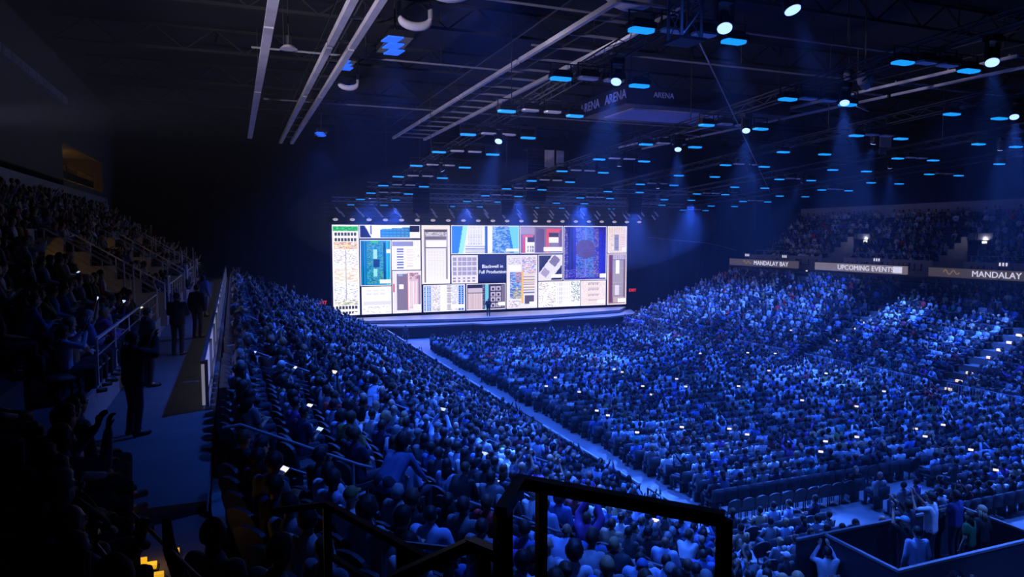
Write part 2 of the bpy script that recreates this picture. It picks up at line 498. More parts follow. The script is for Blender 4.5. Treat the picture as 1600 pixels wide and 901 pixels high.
        for a in (.62, .76):
            p.gr(a, .12, a + .12, .95, (190, 180, 205), 1, 4, 1, .8).gr(a + .03, .17, a + .09, 1.0, (40, 34, 62), 1, 4, 1, .45)
        p.r(.9, .05, .97, .95, (120, 110, 140)).r(.8, .72, .98, .86, W)
    elif i == 12:
        p.r(0, 0, 1, 1, PW).sp(.06, .05, .45, .17, [(150, 140, 170), PW, (200, 190, 210)], .8, 2).r(.06, .18, .45, .3, W).r(.1, .32, .48, .82, (90, 130, 210))
        p.sp(.1, .32, .48, .82, [(210, 220, 250), (60, 90, 180), W], .5, 4).sp(.3, .32, .5, .5, [(230, 80, 60), (250, 140, 110)], .6, 2).sp(.22, .62, .5, .82, [(250, 215, 70), (240, 180, 60)], .6, 2)
        p.sp(.06, .85, .45, .97, [(180, 170, 195), W, (120, 110, 140)], .8, 2).sp(.5, .04, .95, .35, [(70, 90, 190), (180, 170, 215), W, (230, 140, 120)], .8, 3)
        p.hs(.55, .36, .92, .75, (240, 200, 140), 7, .3).hs(.55, .4, .92, .75, (110, 120, 180), 7, .25).vs(.48, .3, .56, .9, (245, 190, 110), 1, .7).r(.58, .76, .9, .92, (90, 84, 120)).r(.74, .88, .98, .95, W)
    elif i == 13:
        p.r(0, 0, 1, 1, (130, 115, 165)).r(.02, .05, .34, .3, (170, 155, 195)).r(.12, .35, .34, .98, W).r(.16, .35, .34, .58, (70, 60, 100)).gr(.16, .72, .34, .98, (150, 140, 170), 3, 2, .7, .7)
        p.r(.06, .33, .11, .98, (235, 70, 110)).r(.06, .33, .3, .42, (240, 110, 140)).poly(lambda x, y: (x > .36) & (x < .56 - .0 * y) & (y > .05 + .4 * (x - .36)), (95, 78, 135))
        p.r(.6, .1, .66, .98, (240, 80, 115)).r(.6, .1, .95, .22, (235, 90, 120)).r(.66, .25, .9, .42, (70, 60, 95)).r(.66, .42, .9, .62, W).gr(.66, .64, .9, .98, (150, 140, 175), 4, 3, .7, .6).r(.92, .15, .97, .95, (120, 90, 140)).r(.54, .78, .98, .92, W)
    elif i == 14:
        p.r(0, 0, 1, 1, (38, 34, 62)).poly(lambda x, y: (abs((x - .5) * .62 + (y - .5) * .78) < .62) & (abs((x - .52) * .78 + (y - .52) * .62) < .27), PW)
        p.poly(lambda x, y: (abs((x - .72) * .62 - (y - .28) * .78) < .18) & (abs((x - .62) * .78 + (y - .3) * .62) < .16), (130, 120, 150))
        p.poly(lambda x, y: (abs((x - .3) * .62 - (y - .7) * .78) < .14) & (abs((x - .3) * .78 + (y - .66) * .62) < .14), (170, 160, 190)).r(.55, .76, .98, .9, W)
    elif i == 15:
        p.sp(.02, .02, .4, .98, [(200, 170, 190), (140, 120, 150), (90, 140, 130), W, W], .7, 3).gr(.45, .05, .78, .95, (205, 200, 222), 7, 5, .4, .75)
        p.sp(.78, .03, .98, .8, [(90, 150, 150), (60, 60, 90), (190, 215, 215), W], .8, 2).r(.55, .82, .95, .95, W).poly(lambda x, y: abs(x - .22 + .25 * (y - .4)) < .035, W)
    elif i == 16:
        p.r(0, 0, 1, 1, (40, 30, 160)).sp(.02, .02, .14, .98, [(230, 200, 150), (50, 40, 130), (20, 16, 60)], .7, 2).vs(.1, 0, .25, .8, (16, 14, 70), 2, .6)
        p.sp(.28, .02, .48, .95, [(40, 150, 220), (80, 200, 220), (30, 60, 190), (220, 200, 130)], .85, 3).sp(.52, .02, .7, .95, [(60, 200, 220), (90, 110, 220), (160, 220, 170)], .85, 3)
        p.r(.48, .02, .53, .95, (90, 120, 220)).sp(.7, .05, .82, .95, [(220, 190, 130), (110, 90, 170), (60, 60, 190)], .8, 2)
        p.poly(lambda x, y: (((x - .5) / .22) ** 2 + ((y - .5) / .25) ** 4 < 1) & (y < .54 - .06 * np.sin(x * 9)), (84, 62, 92)).sp(.34, .3, .66, .5, [(70, 50, 80), (100, 80, 110)], .5, 4)
        p.r(.83, .1, .97, .95, (30, 24, 190)).sp(.83, .1, .97, .95, [(60, 70, 230), (20, 14, 130)], .3, 2).sp(.05, .8, .85, .98, [(110, 80, 210), (60, 140, 220), (180, 130, 220)], .5, 3).r(.84, .89, .98, .96, W)
    elif i == 17:
        p.r(0, 0, 1, 1, (240, 222, 226)).sp(.05, .05, .25, .95, [(225, 195, 205), W], .5, 2).gr(.3, .1, .72, .95, (150, 125, 140), 5, 4, .5, .35).hs(.3, .05, .72, .98, (205, 190, 205), 4, .3).sp(.75, .05, .95, .7, [(220, 205, 215), W], .5, 3).r(.65, .78, .98, .93, W)
    elif i == 18:
        p.r(0, 0, 1, 1, (245, 225, 222)).vs(.1, .03, .95, .25, (215, 195, 205), 7, .3).r(.35, .3, .6, .92, (170, 170, 200)).hs(.38, .33, .57, .9, (110, 115, 160), 12, .4).sp(.08, .3, .3, .95, [(190, 170, 185), W], .5, 2).hs(.65, .3, .92, .95, (215, 190, 200), 9, .3).r(.75, .8, 1, .93, W)
    else:
        p.r(0, 0, 1, 1, (215, 175, 165)).r(.1, .02, .95, .98, (120, 95, 125)).r(.28, .03, .92, .12, (200, 190, 215)).vs(.28, .03, .92, .12, (150, 140, 180), 6, .3).r(.28, .13, .85, .85, (175, 165, 190))
        p.hs(.28, .13, .85, .85, (150, 140, 165), 26, .4).r(.45, .13, .62, .4, W).r(.42, .62, .62, .82, (225, 215, 235)).r(.3, .86, .9, .96, (190, 170, 180)).r(.1, .05, .24, .95, (110, 60, 90)).r(.55, .88, .98, .96, W)
    return p.edge((245, 240, 250)).a
vw = thing('video_wall', (CX, SY, SZ0), 'huge video wall of server rack pictures glowing behind the stage', 'video wall')
bk = MB().span((SX0 - CX - .05, 0.06, -.1), (SX1 - CX + .05, 0.5, SZ1 - SZ0 + .1)).build('back_panel', M_body, vw)
def led(name, x0, x1, z0, z1, arr, y=0.0):
    h, w = arr.shape[:2]
    xs = np.linspace(x0, x1, w + 1); zs = np.linspace(z1, z0, h + 1)
    X, Z = np.meshgrid(xs, zs)
    V = np.stack([X.ravel(), np.full(X.size, y), Z.ravel()], 1)
    idx = np.arange((h + 1) * (w + 1)).reshape(h + 1, w + 1)
    Q = np.stack([idx[:-1, :-1], idx[1:, :-1], idx[1:, 1:], idx[:-1, 1:]], -1).reshape(-1, 4)
    me = bpy.data.meshes.new(name)
    me.from_pydata(V.tolist(), [], Q.tolist())
    c = arr.reshape(-1, 3) / 255.0
    c = np.where(c <= 0.04045, c / 12.92, ((c + 0.055) / 1.055) ** 2.4)
    at = me.attributes.new('tint', 'FLOAT_COLOR', 'FACE')
    at.data.foreach_set('color', np.concatenate([c, np.ones((len(c), 1))], 1).astype(np.float32).ravel())
    return link(name, me, M_led, vw)
PN = ['white rack picture with green and orange cable bands', 'dark picture of a blue rack row', 'cyan lit rack picture', 'white shelf picture with blue ports', 'white chassis picture',
      'mauve cabinet picture', 'tall white rack picture', 'bright blue picture of two racks', 'grid of twenty grey modules', 'picture of blue edged racks', 'dark navy caption panel',
      'picture of a rack beside fan trays', 'picture of colourful cabling', 'purple picture with red cabling', 'tilted tray picture on navy', 'white server rows with teal cables',
      'deep blue picture of fibre cabling', 'pinkish rack shelves', 'white tower picture', 'brown edged tall rack picture']
led('backing_picture', SX0 - CX, SX1 - CX, 0, SZ1 - SZ0, np.zeros((3, 9, 3)) + np.array(NAVY), 0.012)
for i, (x0, x1, v0, v1) in enumerate(PANELS):
    H = SZ1 - SZ0
    arr = paint(i, x1 - x0, (v1 - v0) * H)
    if arr is None: arr = np.zeros((3, 3, 3)) + np.array(NAVY)
    led('picture_panel', x0 - CX, x1 - CX, H * (1 - v1), H * (1 - v0), arr)['label'] = PN[i]
def text(name, body, size, m, parent, loc, rot, align='CENTER', extrude=0.01, sx=1.0):
    cu = bpy.data.curves.new(name, 'FONT')
    cu.body = body; cu.size = size; cu.align_x = align; cu.align_y = 'CENTER'; cu.extrude = extrude; cu.resolution_u = 3
    tmp = bpy.data.objects.new(name, cu)
    COL.objects.link(tmp)
    me = bpy.data.meshes.new_from_object(tmp.evaluated_get(bpy.context.evaluated_depsgraph_get()))
    bpy.data.objects.remove(tmp, do_unlink=True)
    o = link(name, me, m, parent)
    o.location = loc; o.rotation_euler = rot; o.scale = (sx, 1, 1)
    return o
M_capt = mat('caption_light', (1, 1, 1), emit=(1, 1, 1), estr=SCREEN)
text('caption_lettering', 'Blackwell in', 0.50, M_capt, vw, (25.1 - CX, -0.02, 4.55), (PI / 2, 0, 0))
text('caption_lettering', 'Full Production', 0.50, M_capt, vw, (25.1 - CX, -0.02, 3.98), (PI / 2, 0, 0))

# ------------------------------------------------------------------ stage
M_deck = mat('stage_deck', (0.34, 0.32, 0.33), 0.35, noise=0.12, scale=1.5)
M_fascia = mat('stage_fascia', (0.012, 0.012, 0.016), 0.7, noise=0.2, scale=2)
M_edge = mat('stage_edge_strip', (0.75, 0.72, 0.72), 0.4, noise=0.1, scale=3)
st = thing('stage', (CX, 66, 0), 'wide grey stage with stepped front edge below the video wall', 'stage')
top = [(9.2, 68.4), (11.5, 65.6), (20.2, 64.0), (29.8, 64.0), (38.4, 65.6), (40.8, 68.4)]
low = [(8.6, 68.4), (10.2, 64.6), (14.5, 62.9), (20.8, 62.9), (21.8, 61.9), (28.2, 61.9), (29.2, 62.9), (35.5, 62.9), (39.8, 64.6), (41.4, 68.4)]
sh = lambda P: [(x - CX, y - 66) for x, y in P]
MB().prism(sh(top)[::-1][::-1], 1.3, 1.55).build('upper_deck', M_deck, st)
MB().prism(sh(low), 1.06, 1.22).build('lower_deck', M_deck, st)
lo2 = [(x, y + 0.15) for x, y in sh(low)]
MB().prism(lo2, 0.0, 1.06).build('fascia', M_fascia, st)
MB().prism([(x, y + 0.1) for x, y in sh(top)], 1.22, 1.3).build('riser', M_fascia, st)
for P, z, nm in ((sh(low), 1.225, 'edge_strip'), (sh(top), 1.555, 'edge_strip')):
    for a, b in zip(P[1:-2], P[2:-1]):
        MB().bar((a[0], a[1], z), (b[0], b[1], z), 0.12, 0.05).build(nm, M_edge, st)
ramp = thing('stage_ramp', (41.0, 64.2, 0), 'white slanted stair rail at the far end of the stage', 'railing')
MB().bar((-0.9, -0.4, 0.9), (1.0, 0.9, 1.9), 0.14, 0.22).build('handrail', M_white, ramp)
for q in (0.1, 0.9):
    MB().tube((-0.9 + 1.9 * q, -0.4 + 1.3 * q, 0), (-0.9 + 1.9 * q, -0.4 + 1.3 * q, 0.9 + q), 0.03).build('post', M_alu, ramp)

# EXIT signs beside the stage and in the concourse
M_red = mat('exit_red', (0.4, 0.02, 0.02), emit=(1.0, 0.05, 0.04), estr=1.1)
M_signw = mat('exit_plate', (0.05, 0.01, 0.01), 0.5)
def exit_sign(loc, rz, s, label):
    t = thing('exit_sign', loc, label, 'exit sign', rz=rz)
    hs_ = MB().span((-.36 * s, 0.02, -.2 * s), (.36 * s, 0.1, .2 * s)).build('housing', M_signw, t)
    MB().bar((0, .06, -.1), (0, 1.05, -.1), .06, .06).build('bracket', M_signw, t)
    text('lettering', 'EXIT', 0.42 * s, M_red, hs_, (0, -0.0, 0), (PI / 2, 0, 0), extrude=0.015)
exit_sign((7.75, 69.0, 3.05), 0, 1.1, 'glowing red exit sign on the dark drape beside the white rack picture')
exit_sign((42.0, 69.0, 3.3), 0, 1.1, 'glowing red exit sign beyond the far edge of the video wall')
exit_sign((-10.9, 53.6, 14.2), -PI / 2, 0.9, 'small red exit sign inside the yellow lit concourse')

# ------------------------------------------------------------------ lit concourse room
M_amber = mat('amber_lamp', (0.8, 0.5, 0.1), emit=(1.0, 0.55, 0.06), estr=6.0)
t = thing('concourse_lamp', (-12.2, 60.5, 15.5), 'amber ceiling lamp lighting the concourse opening', 'lamp')
MB().span((-.25, -1.1, -.06), (.25, 1.1, .0)).build('diffuser', M_amber, t)
MB().span((-.3, -1.2, .0), (.3, 1.2, .06)).build('housing', M_body, t)
L = bpy.data.lights.new('concourse_glow', 'AREA'); L.energy = 260; L.spread = 1.9; L.color = (1.0, 0.56, 0.08); L.shape = 'RECTANGLE'; L.size = 0.6; L.size_y = 5
lo = bpy.data.objects.new('concourse_glow', L); COL.objects.link(lo); lo.parent = t; lo.location = (0, 1.5, -.1)
t = thing('concourse_railing', (-10.1, 59, 12.95), 'dark railing silhouetted in the yellow concourse opening', 'railing')
for y in (-4.5, -1.5, 2.2, 5.0):
    MB().tube((0, y, 0), (0, y, 1.1), 0.04).build('post', M_rail, t)
MB().bar((0, -6.5, .45), (0, 5.0, .45), .05, .5).build('board', M_rail, t)
MB().bar((0, -6.5, 1.1), (0, 5.0, 1.1), .06, .05).build('handrail', M_rail, t)
def spot(parent, loc, target, w, size, blend, color, r=.12):
    L = bpy.data.lights.new('beam', 'SPOT')
    L.energy = w; L.color = color; L.spot_size = math.radians(size); L.spot_blend = blend; L.shadow_soft_size = r
    o = bpy.data.objects.new('beam', L)
    COL.objects.link(o)
    o.parent = parent
    o.location = loc
    d = Vector(target) - (Vector(parent.location) + Vector(loc))
    o.rotation_euler = d.to_track_quat('-Z', 'Y').to_euler()
    return o
# ------------------------------------------------------------------ ceiling steelwork
def beam(name, x, z, y0, y1, w, h, label, cuts=(), m=None):
    t = thing(name, (x, y0, z), label, 'beam')
    ys = [y0] + [c for q in cuts for c in (q - .12, q + .12)] + [y1]
    for a, b in zip(ys[::2], ys[1::2]):
        MB().bar((0, a - y0, 0), (0, b - y0, 0), w, h).build('segment', m or M_pale, t)
    for q in (y0 + 1, (y0 + y1) / 2, y1 - 1):
        MB().tube((0, q - y0, 0), (0, q - y0, 20.5 - z), 0.03).build('hanger', M_truss, t)
    return t
beam('overhead_beam', 1.5, 17.4, 20, 62, .36, .12, 'long pale ceiling beam nearest the dark wall', (29, 42))
def catwalk(x0, x1, z, y0, y1, step, label, r=0.12, pipes=True):
    t = thing('catwalk', ((x0 + x1) / 2, y0, z), label, 'catwalk')
    w = (x1 - x0) / 2
    for s in (-1, 1):
        n = 4
        for k in range(n):
            a, b = (y1 - y0) * k / n, (y1 - y0) * (k + 1) / n - .25
            MB().bar((s * w, a, 0), (s * w, b, 0), r * 2, r * 2).build('side_rail', M_pale, t)
    y = 0.4
    while y < y1 - y0:
        MB().bar((-w, y, .12), (w, y, .12), .09, .09).build('rung', M_grey, t)
        y += step
    for s in (-1, 1):
        MB().bar((s * w, 0, 1.1), (s * w, y1 - y0, 1.1), .05, .05).build('handrail', M_truss, t)
    return t
catwalk(12.4, 15.0, 17.4, 21.5, 58, 2.1, 'ladder-like pale catwalk running over the centre of the floor seats', .09)
catwalk(4.0, 4.9, 17.4, 20, 64, 3.4, 'twin-pipe pale catwalk over the near stand with clamps and hangers', .13)
catwalk(33.5, 36.0, 17.6, 22, 58, 3.0, 'dim catwalk above the far half of the rig', .07)
for k, (y, x0, x1) in enumerate(((34.5, 1.0, 15.0), (24.5, 1.5, 40), (47, 2, 36), (29.5, 12.6, 44))):
    t = thing('roof_pipe', ((x0 + x1) / 2, y, 17.9), ('pale cross pipe joining the two near catwalks', 'thin cross pipe high above the nearest wash lights', 'thin cross pipe above the middle of the rig',
              'cross pipe passing over the scoreboard')[k], 'pipe')
    MB().tube((x0 - (x0 + x1) / 2, 0, 0), (x1 - (x0 + x1) / 2, 0, 0), 0.05).build('pipe', M_grey, t)
    for q in np.linspace(.1, .9, 4):
        xx = (x0 - x1) / 2 + (x1 - x0) * q
        MB().tube((xx, 0, 0), (xx, 0, 2.6), .02).build('hanger', M_truss, t)
M_girder = mat('roof_girder_paint', (0.013, 0.013, 0.016), .8, noise=.3)
# roof trusses overhead (dark web)
for k in range(7):
    y = 16 + k * 8.5
    t = thing('roof_truss', (CX, y, 19.2), 'black roof girder, %s from the near end' % ordn(k + 1), 'girder', 'black roof girders')
    for z in (0, 1.15):
        MB().bar((-33, 0, z), (38, 0, z), .14, .14).build('chord', M_girder, t)
    web = MB()
    for q in range(24):
        xa = -33 + q * 71 / 24
        web.bar((xa, 0, 0), (xa + 71 / 48, 0, 1.15), .07, .07).bar((xa + 71 / 48, 0, 1.15), (xa + 71 / 24, 0, 0), .07, .07)
    web.build('web', M_girder, t)
# pendant disc lamps (off)
for x, y, lab in ((2.3, 21.6, 'unlit round pendant lamp beside the long ceiling beam, lower of two'), (2.2, 29.0, 'unlit round pendant lamp beside the long ceiling beam, smaller and farther')):
    t = thing('pendant_lamp', (x, y, 16.6), lab, 'lamp')
    MB().tube((0, 0, 0), (0, 0, .12), .34, .2, 16).build('shade', M_pale, t)
    MB().tube((0, 0, .12), (0, 0, .5), .12, .12, 10).build('housing', M_body, t)
    MB().tube((0, 0, .5), (0, 0, 3.9), .015).build('stem', M_rail, t)
# house lights with three slanted blue lit lenses
M_blue_lens = mat('blue_lens', (0.05, 0.2, 0.8), emit=(0.012, 0.115, 0.95), estr=1.0)
def triple(x, y, z, s, label, w=0, aim=(-1.2, 0), cone=88):
    t = thing('house_light', (x, y, z), label, 'lamp')
    for k in range(3):
        a = (k - 1) * 1.5 * s
        MB().prism([(-.5 * s + a * .25, a - .66 * s), (.45 * s + a * .25, a - .66 * s), (.25 * s + a * .25, a + .66 * s), (-.7 * s + a * .25, a + .66 * s)], 0, .05).build('lens', M_blue_lens, t)
    MB().span((-.8 * s, -2.1 * s, .05), (.7 * s, 2.1 * s, .3)).build('housing', M_body, t)
    MB().tube((0, 0, .3), (0, 0, 20.48 - z), .03).build('stem', M_rail, t)
    if w: spot(t, (0, 0, -.05), (x + aim[0], y + aim[1], 3), w, cone, 1.0, BLUE, .35)
triple(6.2, 28.3, 16.9, .62, 'house light with three slanted blue lenses beside the twin-pipe catwalk', HOUSE_W)
triple(5.8, 50.0, 16.3, .45, 'small distant house light with blue lenses near the catwalk end', HOUSE_W * .6)
triple(6.2, 17.5, 16.9, .62, 'added unseen blue fill lamp over the near stand above the picture', HOUSE_W, (-1.5, -1))  # extra lamp added out of view to brighten the near stand
triple(6.0, 7.5, 17.2, .62, 'added unseen blue fill lamp above the black guardrails', HOUSE_W * .5, (0, 2.6), 78)  # extra lamp added out of view to brighten the near corner
triple(6.0, 39.5, 18.6, .5, 'added blue fill lamp tucked above the middle of the twin-pipe catwalk', HOUSE_W * .8)  # extra lamp added between the real ones to light the stand
# pale fabric ducts drooping between the steelwork
for k, (x, y, z, s, lab) in enumerate(((6.9, 23.3, 17.9, .85, 'large pale drooping fabric duct at the picture top'), (6.6, 26.6, 17.6, .6, 'pale drooping duct just beyond the blue house light'),
                                       (5.9, 38.5, 17.5, .5, 'small dim drooping duct farther down the catwalk'), (14.0, 23.5, 18.6, 1.0, 'dim pale duct above the near cross pipes'))):
    t = thing('fabric_duct', (x, y, z), lab, 'duct')
    vv, ff = [], []
    for i in range(13):
        a = PI * i / 12
        for j in range(9):
            q = 2 * PI * j / 9
            r = .28 * s * (0.55 + .45 * math.sin(a))
            cx_, cz_ = -s * math.cos(a), -.55 * s * math.sin(a)
            vv.append((cx_ + r * math.cos(q) * .6 * math.cos(a), r * math.sin(q), cz_ + r * math.cos(q)))
    for i in range(12):
        for j in range(9):
            ff.append((i * 9 + j, i * 9 + (j + 1) % 9, (i + 1) * 9 + (j + 1) % 9, (i + 1) * 9 + j))
    MB().add(vv, ff).build('bellows', M_pale, t, smooth=True)
    for sx in (-s, s):
        MB().tube((sx, 0, 0), (sx, 0, .5), .16 * s, .16 * s, 10).build('collar', M_grey, t)
        MB().tube((sx, 0, .5), (sx, 0, 20.47 - z), .02, .02, 6).build('strap', M_rail, t)
# centre-hung scoreboard pulled up into the roof
sb = thing('scoreboard', (25, 35.5, 16.4), 'dark scoreboard box raised into the roof with dim lettering', 'scoreboard')
MB().span((-5.5, -2.6, 0), (5.5, 2.6, 1.0)).build('box', mat('score_box', (0.02, 0.022, 0.06), 0.5), sb)
M_dim = mat('dim_letter', (0.25, 0.27, 0.6), 0.5, emit=(.03, .04, .16), estr=.5)
text('lettering', 'ARENA   ARENA', 0.72, M_dim, sb, (-5.52, 0, .5), (PI / 2, 0, -PI / 2))
text('lettering', 'ARENA', 0.4, M_dim, sb, (-3.2, -2.63, .55), (PI / 2, 0, 0))
MB().span((-4.5, -1.6, -.08), (1.5, 1.6, 0)).build('underside_panel', mat('score_under', (0.5, 0.45, 0.7), 0.6), sb)
for sx in (-5, 5):
    for sy in (-2.2, 2.2): MB().tube((sx, sy, 1), (sx, sy, 4.06), .03).build('hoist_cable', M_rail, sb)
# white panels and dishes hung among the lights
def hung(name, loc, build, label, cat):
    t = thing(name, loc, label, cat)
    build(t)
    return t
def sq(t):
    M = Matrix.Rotation(math.radians(38), 3, 'X') @ Matrix.Rotation(math.radians(12), 3, 'Y')
    MB().box((0, 0, 0), (.95, .95, .05), 0, 0, M).build('panel', M_pale, t)
    MB().tube((0, 0, 0), (0, .1, 3.2), .02).build('stem', M_rail, t)
hung('reflector_panel', (31.7, 29.2, 16.5), sq, 'tilted white square panel among the far blue lights', 'panel')
def dish(t):
    vv, ff = [], []
    for i in range(5):
        for j in range(12):
            a = 2 * PI * j / 12
            r = .12 * i + .02
            vv.append((r * math.cos(a), .5 * r * r - .1, r * math.sin(a)))
    for i in range(4):
        for j in range(12): ff.append((i * 12 + j, i * 12 + (j + 1) % 12, (i + 1) * 12 + (j + 1) % 12, (i + 1) * 12 + j))
    MB().add(vv, ff).build('dish', M_pale, t, smooth=True)
    MB().bar((-.45, -.25, -.2), (.4, .0, .25), .05, .05).bar((-.3, -.2, .3), (.3, 0, -.3), .05, .05).build('bracket', M_rail, t)
    MB().tube((0, .1, 0), (0, .1, 4), .02).build('stem', M_rail, t)
hung('parabolic_dish', (25.6, 23.2, 16.2), dish, 'larger of the two pale dishes with crossed dark brackets', 'dish')
hung('parabolic_dish', (24.9, 23.4, 16.3), dish, 'smaller pale dish left of the bracketed one', 'dish').scale = (.7, .7, .7)
def pane2(t):
    MB().span((-.5, -.03, 0), (.5, .03, .75)).build('panel', M_pale, t)
    MB().span((-.55, -.03, -.45), (.1, .03, -.1)).build('lower_panel', M_grey, t)
    MB().tube((0, 0, .7), (0, 0, 4.5), .02).build('stem', M_rail, t)
hung('hanging_panel', (40.0, 34.5, 15.2), pane2, 'pale rectangular panel pair below the tilted square panel', 'panel')
def curtain_pair(t):
    for s in (-.45, .45): MB().box((s, 0, 0), (.75, .06, 1.3), .3 if s > 0 else -.2).build('panel', M_pale, t)
    MB().tube((0, 0, .5), (0, 0, 3.5), .02).build('stem', M_rail, t)
hung('hanging_panel', (23.1, 49.5, 15.3), curtain_pair, 'pale twin baffles beside the central speaker column', 'panel')

# ------------------------------------------------------------------ lighting rig
TR_X = (11.85, 21.5, 30.5, 39.35, 48.5)
def box_truss(name, a, b, w, label, cat, m, bays, group=None):
    a, b = Vector(a), Vector(b)
    t = thing(name, tuple(a), label, cat, group)
    d = b - a
    u = Vector((1, 0, 0)) if abs(d.normalized().x) < .9 else Vector((0, 1, 0))
    v = d.normalized().cross(u).normalized()
    cs = [(-1, -1), (1, -1), (1, 1), (-1, 1)]
    for i, j in cs:
        o = u * i * w / 2 + v * j * w / 2
        MB().tube(o, o + d, .03, .03, 6).build('chord', m, t)
    web = MB()
    for k in range(bays):
        for q in range(4):
            i, j = cs[q]; i2, j2 = cs[(q + 1) % 4]
            if k % 2: i, j, i2, j2 = i2, j2, i, j
            web.tube(u * i * w / 2 + v * j * w / 2 + d * k / bays, u * i2 * w / 2 + v * j2 * w / 2 + d * (k + 1) / bays, .014, .014, 4)
    web.build('lacing', m, t)
    return t
for k, x in enumerate(TR_X):
    t = box_truss('lighting_truss', (x, 12.5, rig_z(12.5) + .75), (x, 67.2, rig_z(67.2) + .75), .42,
              'raked lighting truss running to the stage, %s from the near stand' % ordn(k + 1), 'truss', M_truss, 64, 'lighting trusses')
    for y in (16, 30, 44, 58):
        z = rig_z(y) + .95 - rig_z(12.5) - .75
        MB().tube((0, y - 12.5, z), (0, y - 12.5, 20.47 - rig_z(12.5) - .75), .02).build('hoist_chain', M_rail, t)
M_wash = mat('wash_lens', (0.05, 0.2, 0.6), emit=(0.008, 0.30, 1.0), estr=1.15)
M_dimlens = mat('strobe_lens', (0.8, 0.76, 0.82), 0.4, noise=0.1)
M_beam = mat('beam_lens', (0.6, 0.7, 1), emit=(0.26, 0.42, 1.0), estr=2.3)
wash_mesh = {}
wash_mesh['housing'] = MB().span((-.36, -.2, .03), (.36, .2, .2)).span((-.28, -.14, .2), (.28, .14, .28)).mesh('housing')
wash_mesh['lens'] = MB().prism([(-.37, -.06), (-.30, -.19), (.30, -.19), (.37, -.06), (.37, .06), (.30, .19), (-.30, .19), (-.37, .06)], -.03, .03).mesh('lens')
wash_mesh['yoke'] = MB().bar((-.38, 0, .1), (-.38, 0, .5), .03, .05).bar((.38, 0, .1), (.38, 0, .5), .03, .05).bar((-.38, 0, .5), (.38, 0, .5), .05, .03).mesh('yoke')
for me, m in (('housing', M_body), ('lens', M_wash), ('yoke', M_rail)): wash_mesh[me].materials.append(m)
strobe_mesh = wash_mesh['lens'].copy(); strobe_mesh.materials.clear(); strobe_mesh.materials.append(M_dimlens)
def copy_part(name, me, parent):
    o = bpy.data.objects.new(name, me); COL.objects.link(o); o.parent = parent; return o
arm_mesh = MB().tube((-1.75, 0, 0), (1.75, 0, 0), .025, .025, 6).mesh('outrigger'); arm_mesh.materials.append(M_truss)
for ti, x in enumerate(TR_X):
    for ri, y in enumerate(RIG_Y):
        if ti == 4 and ri < 1: continue
        z = rig_z(y)
        ob = tag(copy_part('light_bar', arm_mesh, None), 'light bar at %s bay of the %s truss' % (ordn(ri + 1), ordn(ti + 1)), 'pipe', 'light bars under the trusses')
        ob.location = (x, y, z + .5)
        for s, nm in ((-1, 'inner' if x > CX else 'near'), (1, 'outer' if x > CX else 'far')):
            t = thing('wash_light', (x + s * 1.52, y, z), 'blue LED wash light, %s end of the %s bar on the %s truss' % (('near', 'far')[s > 0], ordn(ri + 1), ordn(ti + 1)), 'stage light', 'blue wash lights')
            ho = copy_part('housing', wash_mesh['housing'], t); copy_part('lens', wash_mesh['lens'], ho); copy_part('yoke', wash_mesh['yoke'], t)
            if s == (1 if (ri + ti) % 2 else -1) and ri < 10 and ti < 4:
                tx = x + s * 1.5
                spot(t, (0, 0, -.08), (tx + (-1.5 if ti == 0 else 0), y + 1.0, 0), WASH_W * (2 if ri >= 8 else 1), 90 if ti == 0 else 84, .9, BLUE, .3)
        if (ri + ti) % 2 == 0 or ti < 2:
            for s in (-.5, .5):
                t = thing('strobe_panel', (x + s, y, z + .1), 'unlit grey strobe panel, %s of the pair on the %s bar of the %s truss' % (('near', 'far')[s > 0], ordn(ri + 1), ordn(ti + 1)), 'stage light', 'unlit strobe panels')
                ho = copy_part('housing', wash_mesh['housing'], t); copy_part('lens', strobe_mesh, ho); copy_part('yoke', wash_mesh['yoke'], t)
# moving heads
def moving_head(loc, target, label, w=HEAD_W, size=30, s=1.0):
    t = thing('moving_head', loc, label, 'stage light', 'lit moving heads')
    d = (Vector(target) - Vector(loc)).normalized()
    M = d.to_track_quat('-Z', 'Y').to_matrix()
    MB().span((-.22 * s, -.17 * s, .45 * s), (.22 * s, .17 * s, .66 * s)).build('base', M_body, t)
    MB().span((-.28 * s, -.06, -.05), (-.23 * s, .06, .5 * s)).span((.23 * s, -.06, -.05), (.28 * s, .06, .5 * s)).build('yoke', M_body, t)
    a, b = M @ Vector((0, 0, .28 * s)), M @ Vector((0, 0, -.22 * s))
    hd_ = MB().tube(a, b, .15 * s, .21 * s, 16).build('head', M_body, t, smooth=False)
    c = M @ Vector((0, 0, -.245 * s))
    MB().tube(b, c, .19 * s, .185 * s, 20).build('lens', M_beam, hd_)
    spot(t, tuple(M @ Vector((0, 0, -.30 * s))), target, w, size, .6, (0.05, 0.17, 1.0), .12)
    return t
HEADS = [(11.85, 15.2, (8.5, 8.5, 2), 1.1), (12.5, 13.6, (13.5, 7.5, 1), 1.1), (11.85, 20.6, (6.5, 15.5, 3), 1.0), (11.85, 31.6, (6.5, 25, 2), 1.0), (21.7, 20.6, (16, 14.5, 0), 1.0), (21.6, 31.2, (16.5, 24, 0), 1.0),
         (21.7, 26.1, (16, 19.5, 0), 1.0), (21.8, 15.1, (15.5, 9.5, 1), 1.1), (31.0, 20.4, (24, 14.5, 0), 1.0), (39.3, 26.5, (43, 30, 3), .8), (39.3, 33.5, (44, 37, 3), .8), (30.5, 27.0, (33, 33, 0), .8), (21.5, 37.0, (24, 42, 0), .8), (30.6, 36.5, (44, 46, 4), .8), (39.4, 41, (43, 52, 4), .8), (11.85, 41.6, (20, 46, 0), .8), (30.5, 46.6, (33, 50, 0), .8)]
